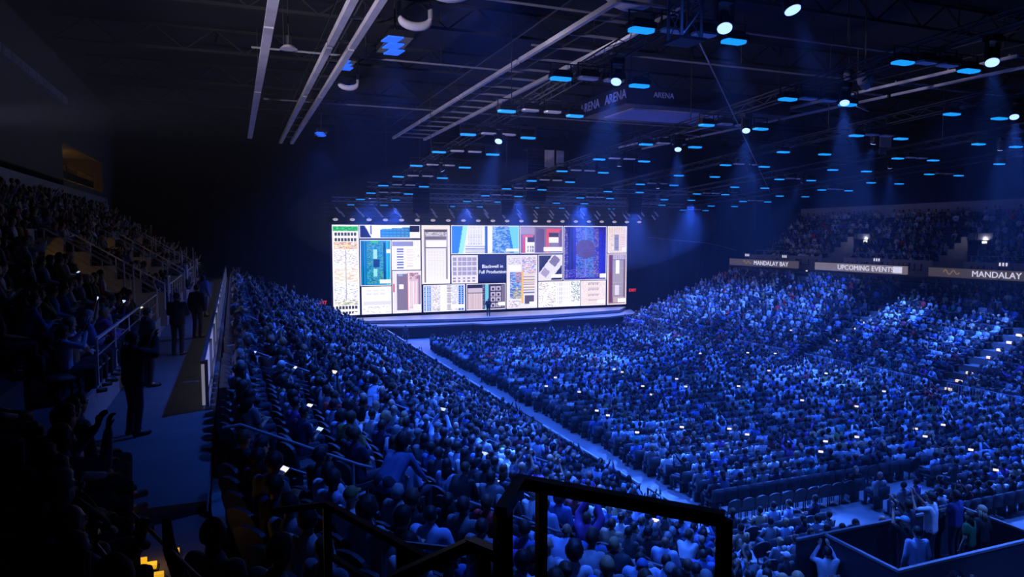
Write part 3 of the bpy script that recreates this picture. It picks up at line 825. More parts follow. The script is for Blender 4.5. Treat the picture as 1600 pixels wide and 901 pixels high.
for k, (x, y, tg, s) in enumerate(HEADS):
    ti = min(range(5), key=lambda q: abs(TR_X[q] - x)) + 1
    moving_head((x, y, rig_z(y) - .1), tg, 'lit moving head, %s truss from the near stand, %s along that truss' % (ordn(ti), ordn(1 + sum(1 for q in HEADS if abs(q[0] - x) < 3 and q[1] < y))), w=HEAD_W * (.3 if y < 16 else 1), s=s * .9)
t = moving_head((19.0, 5.0, 15.6), (17.0, 10.0, 1.2), 'moving head behind the camera side lighting the platform wall', 9000, 34)
# unseen fill lamps added on the dark tier parapet to brighten the roof steel
def roof_fill(x, y, tgt, label, w, cone=52):
    t = thing('roof_fill_lamp', (x, y, 12.75), label, 'fill light', 'added roof fill lamps')
    d = (Vector(tgt) - Vector((x, y, 12.75))).normalized()
    MB().tube((0, 0, 0), d * .28, .1, .13, 12).build('barrel', M_body, t)
    MB().tube(d * .28, d * .285, .12, .12, 12).build('lens', M_dimlens, t)
    MB().span((-.06, -.06, -.26), (.06, .06, .02)).build('bracket', M_rail, t)
    spot(t, tuple(d * .33), tgt, w, cone, .9, (.80, .74, 1.0), .1)
for k, (y, tg) in enumerate(((12.0, (6, 27, 17.6)), (17.0, (12, 34, 17.6)), (22.0, (10, 50, 17.6)))):
    roof_fill(-9.25, y, tg, 'added unseen fill lamp on the dark tier parapet, %s towards the stage' % ordn(k + 1), 6500)
roof_fill(-9.25, 25.5, (30.0, 27.0, 16.4), 'added unseen fill lamp on the dark tier parapet aimed at the hung panels', 20000, 17)
# unlit slim moving lights tilted over the stage
bar_mesh = MB().tube((0, 0, 0), (.35, -.2, -.5), .07, .09, 8).mesh('barrel'); bar_mesh.materials.append(M_pale)
clamp_mesh = MB().span((-.1, -.1, 0), (.1, .1, .36)).mesh('clamp'); clamp_mesh.materials.append(M_body)
for row, (y, z0) in enumerate(((64.5, 12.0), (66.0, 11.7))):
    t = thing('spot_pipe', (CX, y, z0 + .33), 'dark pipe carrying the %s row of barrel spots' % ('front', 'back')[row], 'pipe')
    MB().tube((-17.5, 0, 0), (18.5, 0, 0), .035).build('pipe', M_truss, t)
    for q in (-16, 0, 16): MB().tube((q, 0, 0), (q, 0, 20.5 - z0 - .33), .015).build('hanger', M_rail, t)
for row, (y, z0) in enumerate(((64.5, 12.0), (66.0, 11.7))):
    for k in range(20):
        x = 8.6 + k * 1.75 + row * .6
        t = thing('profile_spot', (x, y, z0), 'unlit pale barrel spot over the stage, %s row, %s along' % (('front', 'back')[row], ordn(k + 1)), 'stage light', 'barrel spots over the stage')
        copy_part('barrel', bar_mesh, t); copy_part('clamp', clamp_mesh, t)
# row of small fixtures on the top edge of the wall
fix_mesh = MB().ball((0, 0, 0), (.26, .2, .13), 0, 10, 6).mesh('lamp_head', True); fix_mesh.materials.append(mat('warm_white_fixture', (.8, .72, .74), .5, emit=(1, .85, .85), estr=.35))
br_mesh = MB().bar((0, 0, .1), (0, .3, .35), .05, .05).span((-.12, -.02, .08), (.12, .06, .16)).mesh('bracket'); br_mesh.materials.append(M_body)
for k in range(22):
    t = thing('screen_top_light', (9.0 + 1.575 * k, 67.9, 10.98), 'small pale fixture above the video wall, %s of the row' % ordn(k + 1), 'stage light', 'fixtures above the video wall')
    copy_part('lamp_head', fix_mesh, t); copy_part('bracket', br_mesh, t)
    if k % 3 == 1: spot(t, (0, -.3, -.1), (9 + 1.575 * k, 64.0, 1.5), 900, 60, .8, (1, .93, .95), .15)
t = box_truss('stage_truss', (8, 68.0, 11.5), (43.5, 68.0, 11.5), .4, 'dark truss carrying the small fixtures above the video wall', 'truss', M_truss, 40)
for k, (y, z, x0, x1) in enumerate(((62.5, 12.6, 8, 44), (59.5, 12.9, 12, 40), (56.5, 13.5, 10, 46))):
    box_truss('cross_truss', (x0, y, z), (x1, y, z), .35, 'grey cross truss in front of the stage, %s back from it' % ordn(k + 1), 'truss', M_alu, 40, 'cross trusses near the stage')
# speaker columns
cab = MB().add([(-.55, -.35, -.14), (.55, -.35, -.14), (.42, .35, -.12), (-.42, .35, -.12), (-.55, -.35, .14), (.55, -.35, .14), (.42, .35, .12), (-.42, .35, .12)],
               [(3, 2, 1, 0), (4, 5, 6, 7), (0, 1, 5, 4), (1, 2, 6, 5), (2, 3, 7, 6), (3, 0, 4, 7)]).mesh('cabinet'); cab.materials.append(M_body)
def line_array(x, y, ztop, n, label, sc=1.0):
    t = thing('line_array', (x, y, ztop), label, 'loudspeaker')
    MB().span((-.6 * sc, -.4, 0), (.6 * sc, .5, .12)).build('frame', M_rail, t)
    MB().tube((0, 0, .1), (0, 0, 20.4 - ztop), .03).build('chain', M_rail, t)
    for k in range(n):
        o = copy_part('cabinet', cab, t)
        a = .003 * k * k
        o.location = (0, .06 * a * k, -.16 - .3 * k); o.rotation_euler = (a, 0, 0); o.scale = (sc, 1, 1)
line_array(24.6, 56.5, 16.8, 14, 'dark speaker column hanging over the centre of the stage', 1.7)
line_array(14.8, 58.5, 14.4, 10, 'dark speaker column hanging over the near part of the stage', 1.3)
line_array(23.4, 60.5, 14.1, 9, 'short dark speaker column in front of the caption panel', 1.1)
line_array(35.6, 58.5, 14.6, 10, 'dark speaker column hanging over the far part of the stage', 1.3)
# vertical truss tower and the cables
tw = box_truss('truss_tower', (7.75, 11.05, 12.95), (7.75, 11.05, 20.4), .42, 'blue lit vertical truss hanging at the picture top', 'truss', M_alu, 14)
MB().span((-.27, -.27, -.04), (.27, .27, .01)).build('base_plate', M_truss, tw)
def cable(pts, label, r=.012):
    return tag(MB().path(pts, r, 5).build('steel_cable', M_alu), label, 'cable')
cable([(8.05, 11.05, 13.0), (38.6, 43.9, 13.35), (46.0, 51.86, 13.43)], 'thin steel cable running from the truss tower to the far tier', .018)
cable([(42.0, 66.0, 9.3), (48.0, 62.8, 8.6), (50.5, 61.8, 7.9)], 'thin cable from the stage drape to the end of the far tier', .02)
# ------------------------------------------------------------------ barriers, rails, boards
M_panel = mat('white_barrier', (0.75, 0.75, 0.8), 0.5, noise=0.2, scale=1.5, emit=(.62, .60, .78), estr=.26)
t = thing('white_barrier', (-0.6, 14.5, WALK_Z), 'long pale glowing ribbon board barrier between the stand and the dark walkway', 'barrier')
k = 0
y = 0.0
while y < 45:
    MB().span((-.03, y, .08), (.03, y + 2.9, .86)).build('panel', M_panel, t)
    MB().span((.03, y - .04, -.1), (.09, y + .04, .95)).build('post', M_alu, t)
    y += 3.0
MB().bar((0, -.1, .92), (0, 45.4, .92), .07, .06).build('top_rail', M_alu, t)
MB().bar((.07, -.1, .02), (.07, 45.4, .02), .05, .08).build('bottom_rail', M_alu, t)
# front wall of the near stand along the floor aisle
t = thing('front_parapet', (12.55, 14.0, 0), 'dark parapet with pale top rail along the floor aisle', 'barrier')
for a, b in ((6.0, 14.0), (18.2, 48.0)):
    n = int((b - a) / 2)
    for q in range(n):
        MB().span((-.04, a + (b - a) * q / n + .02, 0), (.03, a + (b - a) * (q + 1) / n - .02, 1.02)).build('panel', M_fascia, t)
    MB().bar((0, a, 1.06), (0, b, 1.06), .09, .07).build('top_rail', M_pale, t)
def picket(loc, length, h, rz, label, m, step=.13, merge=True):
    t = thing('picket_fence', loc, label, 'fence', rz=rz)
    for z in (h, .12): MB().bar((0, 0, z), (length, 0, z), .04, .04).build('rail', m, t)
    for q in np.linspace(0, length, max(2, int(length / 1.6) + 1)):
        MB().tube((q, 0, 0), (q, 0, h), .025).build('post', m, t)
    if merge:
        mb = MB()
        for q in np.arange(step, length, step): mb.bar((q, 0, .12), (q, 0, h), .022, .022)
        tag(mb.build('pickets', m, t), kind='stuff')
    else:
        for q in np.arange(step, length, step): MB().bar((q, 0, .12), (q, 0, h), .02, .02).build('picket', m, t)
    return t
picket((12.6, 16.6, 0), 3.0, 1.05, PI / 2, 'dark picket gate by the floor aisle seen through the black guardrail', M_rail, .14, False)
picket((12.6, 28.2, 0), 3.8, 1.05, PI / 2, 'dark picket gate halfway along the floor aisle', M_rail, .14, False)
M_pick = mat('pale_picket', (0.55, 0.56, 0.6), 0.4, noise=.1)
for y0, L_, lab in ((16.0, 5.6, 'pale picket fence at the foot of the far stand, nearest run'), (22.5, 5.0, 'pale picket fence right of the lit stairs'), (29.2, 4.2, 'pale picket fence just past the lit stairs'),
                    (34.2, 4.0, 'pale picket fence midway along the far stand'), (40.2, 5.0, 'pale picket fence beyond the second lit stairs')):
    picket((37.35, y0, 0), L_, 1.15, PI / 2, lab, M_pick, .16)
# handrails on the stand stairs
def stair_rail(x0, y, i0, i1, label, mid=True):
    t = thing('stair_handrail', (x0, y, row_z(i0)), label, 'handrail')
    x1 = x0 + PITCH_ROW * (i0 - i1); dz = -RISE * (i0 - i1)
    MB().path([(-.25, 0, .9), (0, 0, .92), (x1 - x0, 0, .92 + dz), (x1 - x0 + .2, 0, .85 + dz)], .024).build('handrail', M_grey, t)
    for q in (0.05, .95):
        MB().tube(((x1 - x0) * q, 0, dz * q - .1), ((x1 - x0) * q, 0, .92 + dz * q), .02).build('post', M_grey, t)
    if mid: MB().tube(((x1 - x0) * .05, 0, .5 + dz * .05), ((x1 - x0) * .95, 0, .5 + dz * .95), .014).build('mid_rail', M_grey, t)
for y in AISLE_L:
    for i0, i1, w in ((14, 12, 'top'), (10, 8, 'middle'), (6, 4, 'lower')):
        stair_rail(XF - PITCH_ROW * (i0 + .5), y, i0, i1, 'grey handrail on the %s steps of the near stand stairs, %s flight from the camera' % (w, ordn(AISLE_L.index(y) + 1)))
for y0, y1, lab in ((13.0, 25.5, 'long thin grey rail running down the middle of the near stand'), (7.9, 9.8, 'short grey rail between seats in front of the black guardrail')):
    t = thing('row_rail', (2.3, y0, row_z(11)), lab, 'handrail')
    z = .92
    MB().path([(0, 0, z), (.05, y1 - y0, z)], .024).build('rail', M_grey, t)
    for q in np.linspace(.02, .98, int((y1 - y0) / 2.4) + 2): MB().tube((.05 * q, (y1 - y0) * q, -.1), (.05 * q, (y1 - y0) * q, z), .018).build('post', M_grey, t)
# black guardrails in front of the camera
def P3(*p): return Vector(p)
def frame(name, label, bars, cat='railing'):
    o = bars[0][1]
    t = thing(name, (o[0], o[1], 6.2), label, cat)
    off = Vector((o[0], o[1], 6.2))
    for nm, a, b, w, h in bars:
        MB().bar(Vector(a) - off, Vector(b) - off, w, h).build(nm, M_rail, t)
    return t
A, B, C = (1.03, 2.74, 8.22), (1.26, 3.07, 8.22), (1.93, 2.40, 8.19)
frame('guardrail', 'large black square-tube guardrail closest to the camera', [
    ('top_rail', A, B, .055, .055), ('top_rail', (1.24, 3.09, 8.22), C, .055, .058),
    ('post', (A[0], A[1], 6.2), A, .05, .05), ('post', (1.10, 2.86, 6.2), (1.10, 2.86, 8.2), .05, .05),
    ('post', (1.335, 2.995, 6.2), (1.335, 2.995, 8.2), .045, .045), ('post', (C[0], C[1], 6.2), C, .05, .05),
    ('bottom_rail', (1.1, 2.9, 6.5), (1.9, 2.42, 6.5), .04, .04)])
frame('stair_guardrail', 'black stair rail sloping down left of the large guardrail', [
    ('handrail', (0.57, 5.02, 7.50), (1.12, 3.94, 7.42), .045, .045), ('handrail', (0.57, 5.02, 7.50), (0.22, 5.36, 7.38), .04, .04),
    ('post', (0.57, 5.02, 6.2), (0.57, 5.02, 7.5), .055, .055), ('post', (0.93, 4.31, 6.2), (0.93, 4.31, 7.44), .035, .035),
    ('bottom_rail', (0.58, 4.98, 7.14), (1.1, 3.95, 7.06), .035, .035)])
frame('stair_guardrail', 'low black handrail joining the large guardrail post', [
    ('handrail', (1.16, 3.09, 7.86), (1.09, 3.33, 7.83), .06, .06), ('handrail', (1.09, 3.33, 7.83), (0.72, 3.52, 7.62), .06, .06),
    ('post', (1.11, 3.2, 6.2), (1.11, 3.2, 7.85), .06, .06)])
t = thing('seat_rail', (1.19, 6.3, 6.0), 'short blue grey rail in front of the seated blonde row', 'railing')
MB().bar((0, 0, .6), (.75, -.28, .5), .03, .05).build('top_rail', M_grey, t)
for q in (0, 1): MB().tube((.75 * q, -.28 * q, 0), (.75 * q, -.28 * q, .58 - .1 * q), .015).build('post', M_grey, t)
MB().bar((0, 0, .15), (.75, -.28, .05), .02, .02).build('bottom_rail', M_grey, t)
t = thing('stair_handrail', (-0.65, 4.97, 6.8), 'thin pale handrail in the dark near corner beside amber step lights', 'handrail')
MB().path([(0, 0, .84), (.45, -1.36, .96), (.6, -1.8, 1.0)], .012).build('handrail', M_pale, t)
for q in (.1, .8): MB().tube((.45 * q, -1.36 * q, 0), (.45 * q, -1.36 * q, .84 + .12 * q), .012).build('post', M_rail, t)
# amber step lights
M_amber2 = mat('step_amber', (0.6, 0.4, 0.08), emit=(1.0, 0.52, 0.02), estr=.75)
M_warm = mat('step_warm', (0.8, 0.7, 0.4), emit=(1.0, 0.72, 0.32), estr=1.0)
M_cool = mat('step_white', (0.8, 0.8, 0.7), emit=(0.9, 0.95, 0.75), estr=1.2)
def step_light(loc, size, m, label, rz=0, glow=None, group='step lights'):
    t = thing('step_light', loc, label, 'step light', group, rz)
    MB().span((-size[0] / 2, -size[1] / 2, 0), (size[0] / 2, size[1] / 2, size[2])).build('lens', m, t)
    MB().span((-size[0] / 2 - .02, -size[1] / 2 - .02, -.03), (size[0] / 2 + .02, size[1] / 2 + .02, 0)).build('housing', M_body, t)
    if glow:
        L = bpy.data.lights.new('step_glow', 'POINT'); L.energy = glow[0]; L.color = glow[1]; L.shadow_soft_size = .08
        o = bpy.data.objects.new('step_glow', L); COL.objects.link(o); o.parent = t; o.location = (0, 0, size[2] + .15)
for k, (x, y, z, s) in enumerate(((-0.93, 7.75, 6.12, (.07, .06, .05)), (-0.84, 7.62, 6.12, (.09, .1, .04)), (-0.66, 7.85, 6.12, (.11, .08, .05)), (-0.76, 7.35, 6.12, (.1, .07, .05)), (-1.06, 7.5, 6.12, (.04, .04, .03)))):
    step_light((x, y, z), s, M_amber2, 'amber step light in the dark near corner, %s up the steps' % ordn(k + 1), 0, (1.2, (1, .5, .05)) if k == 1 else None)
for i in range(0, 13):
    if i in (4, 9): continue
    step_light((37.5 + PITCH_ROW * (i + .12), 28.25, row_z(i) + .04), (.12, .36, .14), M_warm, 'warm step light on the brightly lit far stairs, %s step up' % ordn(i + 1))
for i in (4, 6, 7, 9):
    step_light((37.5 + PITCH_ROW * (i + .12), 39.0, row_z(i) + .05), (.1, .2, .12), M_warm, 'small warm step light on the second far stairs, %s row up' % ordn(i + 1))
for k, yv in enumerate(VOM):
    x = UX - UP_PITCH * 5 - 1.3
    step_light((x + .25, yv, UZ + .6), (.3, 1.5, .3), M_amber2, 'amber lamp inside the %s portal of the dark upper tier' % ordn(k + 1), 0, (25, (1, .5, .05)))
    step_light((-3.9, yv - .2, WALK_Z + .03), (.8, .35, .05), M_cool, 'pale floor light at the mouth of the %s portal of the dark tier' % ordn(k + 1))
    xr = 2 * CX - (UX - UP_PITCH * 5) - .08
    step_light((xr, yv - .2, UZ + UP_RISE * 5 - .28), (.14, .32, .2), M_cool, 'white lamp over the far upper portal, %s from the near end' % ordn(k + 1), 0, (14, (.8, .8, 1)))
for k, (y, i) in enumerate(((33.5, 4), (35, 5), (44.8, 3), (46, 5), (47.5, 2), (54.5, 3))):
    step_light((UX - UP_PITCH * (i + .1), y, UZ + UP_RISE * i + .05), (.1, .7, .1), M_amber2, 'dim amber aisle light in the dark upper tier, %s towards the stage' % ordn(k + 1))
# metal railings round the portals of the dark upper tier
for k, yv in enumerate(VOM):
    for s, w in ((-1, 'near'), (1, 'stage')):
        t = thing('portal_railing', (UX, yv + s * 1.45, UZ), 'grey barred railing on the %s side of the %s dark tier portal' % (w, ordn(k + 1)), 'railing')
        for z in (.25, .45, .65, .85): MB().bar((0, 0, z), (-.78 * 4, 0, z + .5 * 4), .025, .025).build('bar', M_grey, t)
        MB().bar((0, 0, 1.05), (-.78 * 4, 0, 1.05 + 2.0), .045, .045).build('top_rail', M_pale, t)
        for q in range(5): MB().tube((-.78 * q, 0, .5 * q - .1), (-.78 * q, 0, .5 * q + 1.05), .022).build('post', M_pale, t)
    t = thing('portal_gate', (UX + .05, yv + 2.3, WALK_Z), 'tall barred grey gate beside the %s portal of the dark tier' % ordn(k + 1), 'gate')
    for yy in (0, .7): MB().tube((0, yy, 0), (0, yy, 1.75), .03).build('post', M_pale, t)
    for z in np.linspace(.15, 1.65, 8): MB().bar((0, 0, z), (0, .7, z), .02, .02).build('bar', M_grey, t)
    MB().bar((0, -.05, 1.75), (0, .75, 1.75), .05, .05).build('top_rail', M_pale, t)
for k, (y0, y1) in enumerate(((14.5, 25.0), (30.2, 36.8), (41.6, 48.4))):
    t = thing('tier_rail', (UX + .06, y0, UZ + .1), 'low grey rail along the foot of the dark upper tier, %s stretch' % ordn(k + 1), 'railing')
    for z in (.3, .55): MB().bar((0, 0, z), (0, y1 - y0, z), .02, .02).build('bar', M_grey, t)
    MB().bar((0, 0, .85), (0, y1 - y0, .85), .045, .04).build('top_rail', M_pale, t)
    for q in np.linspace(0, y1 - y0, 6): MB().tube((0, q, 0), (0, q, .85), .02).build('post', M_pale, t)
for k, y in enumerate((22.0, 24.2, 33.0, 42.0, 44.0, 46.5, 53.5, 55.5, 57.0)):
    t = thing('aisle_post', (UX - .2 - .5 * (k % 3), y, UZ), 'thin upright grey aisle post in the dark tier, %s towards the stage' % ordn(k + 1), 'post', 'aisle posts')
    MB().tube((0, 0, 0), (0, 0, 2.0), .025).build('shaft', M_pale, t); MB().ball((0, 0, 2.0), .04).build('cap', M_pale, t)
# far tier rails, glass signs
for k, (y0, y1) in enumerate(((16, 25.9), (29, 37.4), (40.6, 49), (52, 61))):
    t = thing('tier_rail', (52.4, y0, UZ + .85), 'thin rail on the far upper tier front wall, %s stretch from the near end' % ordn(k + 1), 'railing')
    MB().bar((0, 0, .45), (0, y1 - y0, .45), .04, .04).build('top_rail', M_grey, t)
    for q in np.linspace(0, y1 - y0, 7): MB().tube((0, q, 0), (0, q, .45), .02).build('post', M_grey, t)
M_board = mat('board_bronze', (0.30, 0.25, 0.22), 0.5, noise=.15, scale=.7, emit=(.30, .24, .22), estr=.16)
M_board2 = mat('board_light', (0.50, 0.42, 0.40), 0.5, noise=.15, scale=.7, emit=(.48, .40, .42), estr=.3)
M_blet = mat('board_letter', (.9, .9, .95), .5, emit=(.8, .8, 1), estr=.8)
M_gold = mat('board_gold', (.7, .5, .25), .5, emit=(.7, .5, .25), estr=.3)
BX, BZ = 50.55, 6.63
def board(y0, y1, label, m):
    t = thing('ribbon_board', (BX, (y0 + y1) / 2, BZ), label, 'sign')
    h = (y1 - y0) / 2
    t['face'] = 1
    fc = MB().span((0, -h, -.33), (.12, h, .36)).build('face', m, t)
    MB().span((-.05, -h, -.45), (.14, h, -.33)).build('frame', M_body, t)
    MB().span((-.03, -h, .36), (.14, h, .42)).build('frame', M_body, t)
    del t['face']
    return fc
def swirl(t, y, s):
    pts = []
    for q in np.linspace(0, 1, 26):
        pts.append((-.03, y - s * (q - .5) * 1.7, s * (.26 * math.sin(q * 12.5) * (1 - .4 * q) + .06)))
    MB().path(pts, .035 * s, 5).build('script_emblem', M_gold, t)
R3 = (PI / 2, 0, -PI / 2)
b1 = board(52.9, 63.0, 'bronze ribbon board reading MANDALAY BAY nearest the stage', M_board)
text('lettering', 'MANDALAY BAY', .62, M_blet, b1, (-.02, -(57.95 - 56.65), 0), R3, sx=1.06)
swirl(b1, 60.1 - 57.95, .75)
b2 = board(41.1, 50.8, 'light ribbon board reading UPCOMING EVENTS', M_board2)
text('lettering', 'UPCOMING EVENTS', .60, M_blet, b2, (-.02, -(45.95 - 45.2), 0), R3, sx=1.08)
MB().span((-.015, -4.4, -.24), (0, -3.6, .28)).build('square_mark', M_blet, b2)
MB().span((-.015, 3.4, -.05), (0, 4.4, .2)).build('faint_mark', M_board2, b2)
b3 = board(28.0, 39.2, 'bronze ribbon board reading MANDALAY BAY cut by the picture edge', M_board)
text('lettering', 'MANDALAY BAY', .62, M_blet, b3, (-.02, -(33.6 - 33.25), 0), R3, sx=1.06)
swirl(b3, 37.3 - 33.6, .75)
# section plates on the far tier
for k, (y, n) in enumerate(((62.2, '103'), (56.6, '104'), (45.5, '105'), (34.6, '106'))):
    t = thing('section_sign', (52.30, y, UZ + .75), 'small pale section number plate on the far tier wall, %s from the stage' % ordn(k + 1), 'sign')
    MB().span((-.04, -.45, -.22), (0, .45, .22)).build('plate', M_grey, t)
    MB().span((-.06, -.3, -.12), (-.04, -.18, .12)).span((-.06, -.06, -.12), (-.04, .06, .12)).span((-.06, .18, -.12), (-.04, .3, .12)).build('figures', M_blet, t)
# camera platform box on the near corner
M_boxwall = mat('platform_wall', (0.035, 0.035, 0.05), 0.5, noise=.15, scale=3)
bx = thing('platform_box', (14.0, 10.5, 0), 'black walled camera platform with people standing inside', 'platform')
MB().span((-2.1, -.9, 1.6), (2.1, .9, 1.8)).build('deck', M_fascia, bx)
MB().span((-2.95, -.2, 0), (-2.15, .88, 1.1)).build('step', M_fascia, bx)
for nm, a, b in (('wall', (-2.1, -.94, 0), (2.15, -.9, 2.88)), ('wall', (-2.1, .9, 0), (2.15, .94, 2.88)), ('wall', (-2.14, -.94, 0), (-2.1, .94, 2.88)), ('wall', (2.1, -.94, 0), (2.15, .94, 2.88)), ('wall', (-2.9, .9, 0), (-2.14, .94, 2.88))):
    MB().span(a, b).build(nm, M_boxwall, bx)
for a, b in (((-2.15, -.92, 2.9), (2.17, -.92, 2.9)), ((-2.9, .92, 2.9), (2.17, .92, 2.9)), ((-2.12, -.92, 2.9), (-2.12, .92, 2.9)), ((2.13, -.92, 2.9), (2.13, .92, 2.9))):
    MB().bar(a, b, .07, .05).build('top_trim', M_grey, bx)
# ------------------------------------------------------------------ people: joints for each pose (facing +y, feet at z = 0)
def V3(*a): return np.array(a, float)
def pose(kind, head_yaw=0.0):
    seated = not kind.startswith('stand')
    J = {}
    lean = {'knees': .42, 'low': .12, 'back': -.16, 'stand_bend': .75}.get(kind, -.02 if seated else .02)
    hz = .50 if seated else .93
    J['hip'] = V3(0, 0, hz)
    ax = V3(0, math.sin(lean), math.cos(lean))
    J['waist'] = J['hip'] + ax * .17
    J['chest'] = J['hip'] + ax * .36
    J['neck'] = J['hip'] + ax * .53
    hl = lean * .4 + (.28 if kind in ('low',) else .10)
    J['head'] = J['neck'] + V3(0, math.sin(hl) * .16, math.cos(hl) * .155)
    J['head_yaw'], J['head_pitch'] = head_yaw, (-.45 if kind == 'low' else -.05)
    fw = V3(0, math.cos(lean), -math.sin(lean))
    for s, n in ((-1, 'L'), (1, 'R')):
        sh = J['hip'] + ax * .485 + V3(s * .185, 0, 0)
        J['sh' + n] = sh
        if kind in ('lap', 'turn', 'back'):
            el, wr, hd = sh + V3(s * .06, .03, -.27), V3(s * .10, .27, hz + .13), V3(-s * .3, .9, -.1)
        elif kind == 'low':
            el, wr, hd = sh + V3(s * .05, .07, -.26), V3(s * .06, .33, hz + .24), V3(-s * .25, .7, .5)
        elif kind == 'knees':
            el, wr, hd = V3(s * .17, .36, hz + .14), V3(s * .04, .50, hz + .24), V3(-s * .3, .7, .3)
        elif kind in ('phone', 'stand_phone'):
            el, wr, hd = sh + V3(s * .08, .22, -.06), sh + V3(-s * .10, .36, .20), V3(-s * .2, .25, .95)
        elif kind in ('raise', 'stand_raise'):
            el, wr, hd = sh + V3(s * .07, .13, .20), sh + V3(-s * .08, .20, .46), V3(-s * .2, .1, 1)
        elif kind in ('cross', 'stand_cross'):
            el, wr, hd = sh + V3(s * .06, .08, -.25), J['chest'] + V3(-s * .09, .20 + .03 * s, -.06), V3(-s, .1, .1)
        elif kind == 'chin':
            if s > 0: el, wr, hd = sh + V3(.02, .2, -.22), J['head'] + V3(.05, .11, -.17), V3(-.2, .1, 1)
            else: el, wr, hd = sh + V3(-.05, .06, -.26), V3(.06, .26, hz + .2), V3(1, .3, 0)
        elif kind == 'stand_bend':
            el, wr, hd = sh + V3(s * .05, .14, -.25), sh + V3(s * .02, .34, -.42), V3(0, .6, -.8)
        else:
            el, wr, hd = sh + V3(s * .06, -.03, -.28), sh + V3(s * .07, .06, -.53), V3(0, .15, -1)
        J['el' + n], J['wr' + n], J['hd' + n] = el, wr, hd / np.linalg.norm(hd)
        J['hj' + n] = V3(s * .095, 0, hz - .01)
        if seated:
            J['kn' + n] = V3(s * .115, .43, .50); J['an' + n] = V3(s * .12, .42, .09); J['to' + n] = V3(s * .14, .58, .035)
        else:
            J['kn' + n] = V3(s * .10, .03, .50); J['an' + n] = V3(s * .105, -.03, .09); J['to' + n] = V3(s * .13, .13, .035)
    return J

def rotz(a):
    c, s = math.cos(a), math.sin(a)
    return np.array([[c, -s, 0], [s, c, 0], [0, 0, 1]])
def rotx(a):
    c, s = math.cos(a), math.sin(a)
    return np.array([[1, 0, 0], [0, c, -s], [0, s, c]])
def head_matrix(J):
    R = rotz(J['head_yaw']) @ rotx(J['head_pitch'])
    return R, J['head']

WS = bpy.data.scenes.new('workbench')
VL = WS.view_layers[0]
class Blob(MB):
    def cap(s, a, b, r0, r1, n=8):
        s.tube(a, b, r0, r1, n); s.ball(a, r0, 0, n, 6); s.ball(b, r1, 0, n, 6); return s
def remesh(blob, voxel, faces, smooth=4):
    me = blob.mesh('tmp')
    o = bpy.data.objects.new('tmp', me)
    WS.collection.objects.link(o)
    m = o.modifiers.new('r', 'REMESH'); m.mode = 'VOXEL'; m.voxel_size = voxel
    m = o.modifiers.new('s', 'SMOOTH'); m.factor = .5; m.iterations = smooth
    VL.update(); dg = VL.depsgraph
    n = len(o.evaluated_get(dg).data.polygons)
    if n * 2 > faces:
        m = o.modifiers.new('d', 'DECIMATE'); m.ratio = faces / (n * 2)
        VL.update(); dg = VL.depsgraph
    out = bpy.data.meshes.new_from_object(o.evaluated_get(dg))
    bpy.data.objects.remove(o, do_unlink=True)
    out.polygons.foreach_set('use_smooth', [True] * len(out.polygons))
    return out
def torso(b, J, g):
    h, w, c, n = J['hip'], J['waist'], J['chest'], J['neck']
    for s in (-1, 1):
        o = V3(s * .075, 0, 0)
        b.cap(h + o, w + o * .9, .115 + g, .105 + g); b.cap(w + o * .9, c + o * 1.15, .105 + g, .112 + g)
        b.cap(c + o * 1.15, (J['shL'] if s < 0 else J['shR']) * .85 + n * .15 + V3(0, 0, -.03), .112 + g, .072 + g)
    b.cap(h, c, .115 + g, .115 + g)
    b.cap(c, n + (c - n) * .15, .11 + g, .075 + g)
def hand(b, J, n, s):
    w, d = J['wr' + n], J['hd' + n]
    side = np.cross(d, V3(0, 0, 1) if abs(d[2]) < .8 else V3(0, 1, 0)); side = side / np.linalg.norm(side)
    nor = np.cross(side, d)
    if nor[2] > 0 and abs(d[2]) < .8: nor = -nor
    for q in (-.022, 0, .022): b.cap(w + side * q * .8, w + d * .075 + side * q, .016, .015, 6)
    for k, (q, L_) in enumerate(((-.030, .062), (-.010, .074), (.010, .080), (.030, .072))):
        a = w + d * .078 + side * q
        m_ = a + (d * .9 + nor * .35) * L_ * .55
        b.cap(a, m_, .0095, .009, 6).cap(m_, m_ + (d * .5 + nor * .85) * L_ * .5, .009, .0085, 6)
    a = w + d * .025 + side * (.03 if s < 0 else -.03)
    t = (side if s < 0 else -side)
    m_ = a + (d * .6 + t * .7) * .035
    b.cap(a, m_, .0125, .0105, 6).cap(m_, m_ + (d * .8 + t * .2 + nor * .3) * .032, .0105, .009, 6)
def body_blob(J):
    b = Blob()
    torso(b, J, -.012)
    b.cap(J['neck'] - V3(0, 0, .05), J['head'] - V3(0, .005, .07), .058, .054)
    R, hc = head_matrix(J)
    P = lambda x, y, z: hc + R @ V3(x, y, z)
    n0 = len(b.v)
    b.ball((0, -.012, .02), (.077, .096, .098), 0, 14, 10); b.ball((0, .02, -.045), (.060, .070, .072), 0, 12, 8); b.ball((0, .052, -.085), (.030, .030, .026), 0, 8, 6)
    b.cap(V3(0, .085, .012), V3(0, .104, -.028), .010, .016, 6)
    for s in (-1, 1):
        b.ball((s * .078, -.01, -.01), (.012, .022, .034), 0, 8, 6); b.ball((s * .032, .078, .028), (.03, .014, .010), 0, 8, 6)
    b.ball((0, .083, -.058), (.026, .012, .008), 0, 8, 6)
    for k in range(n0, len(b.v)):
        b.v[k] = tuple(P(*b.v[k]))
    for s, n in ((-1, 'L'), (1, 'R')):
        b.cap(J['sh' + n], J['el' + n], .050, .040).cap(J['el' + n], J['wr' + n], .039, .027)
        hand(b, J, n, s)
        b.cap(J['hj' + n], J['kn' + n], .083, .056).cap(J['kn' + n], J['an' + n], .054, .038).cap(J['an' + n], J['to' + n], .04, .032)
    return b
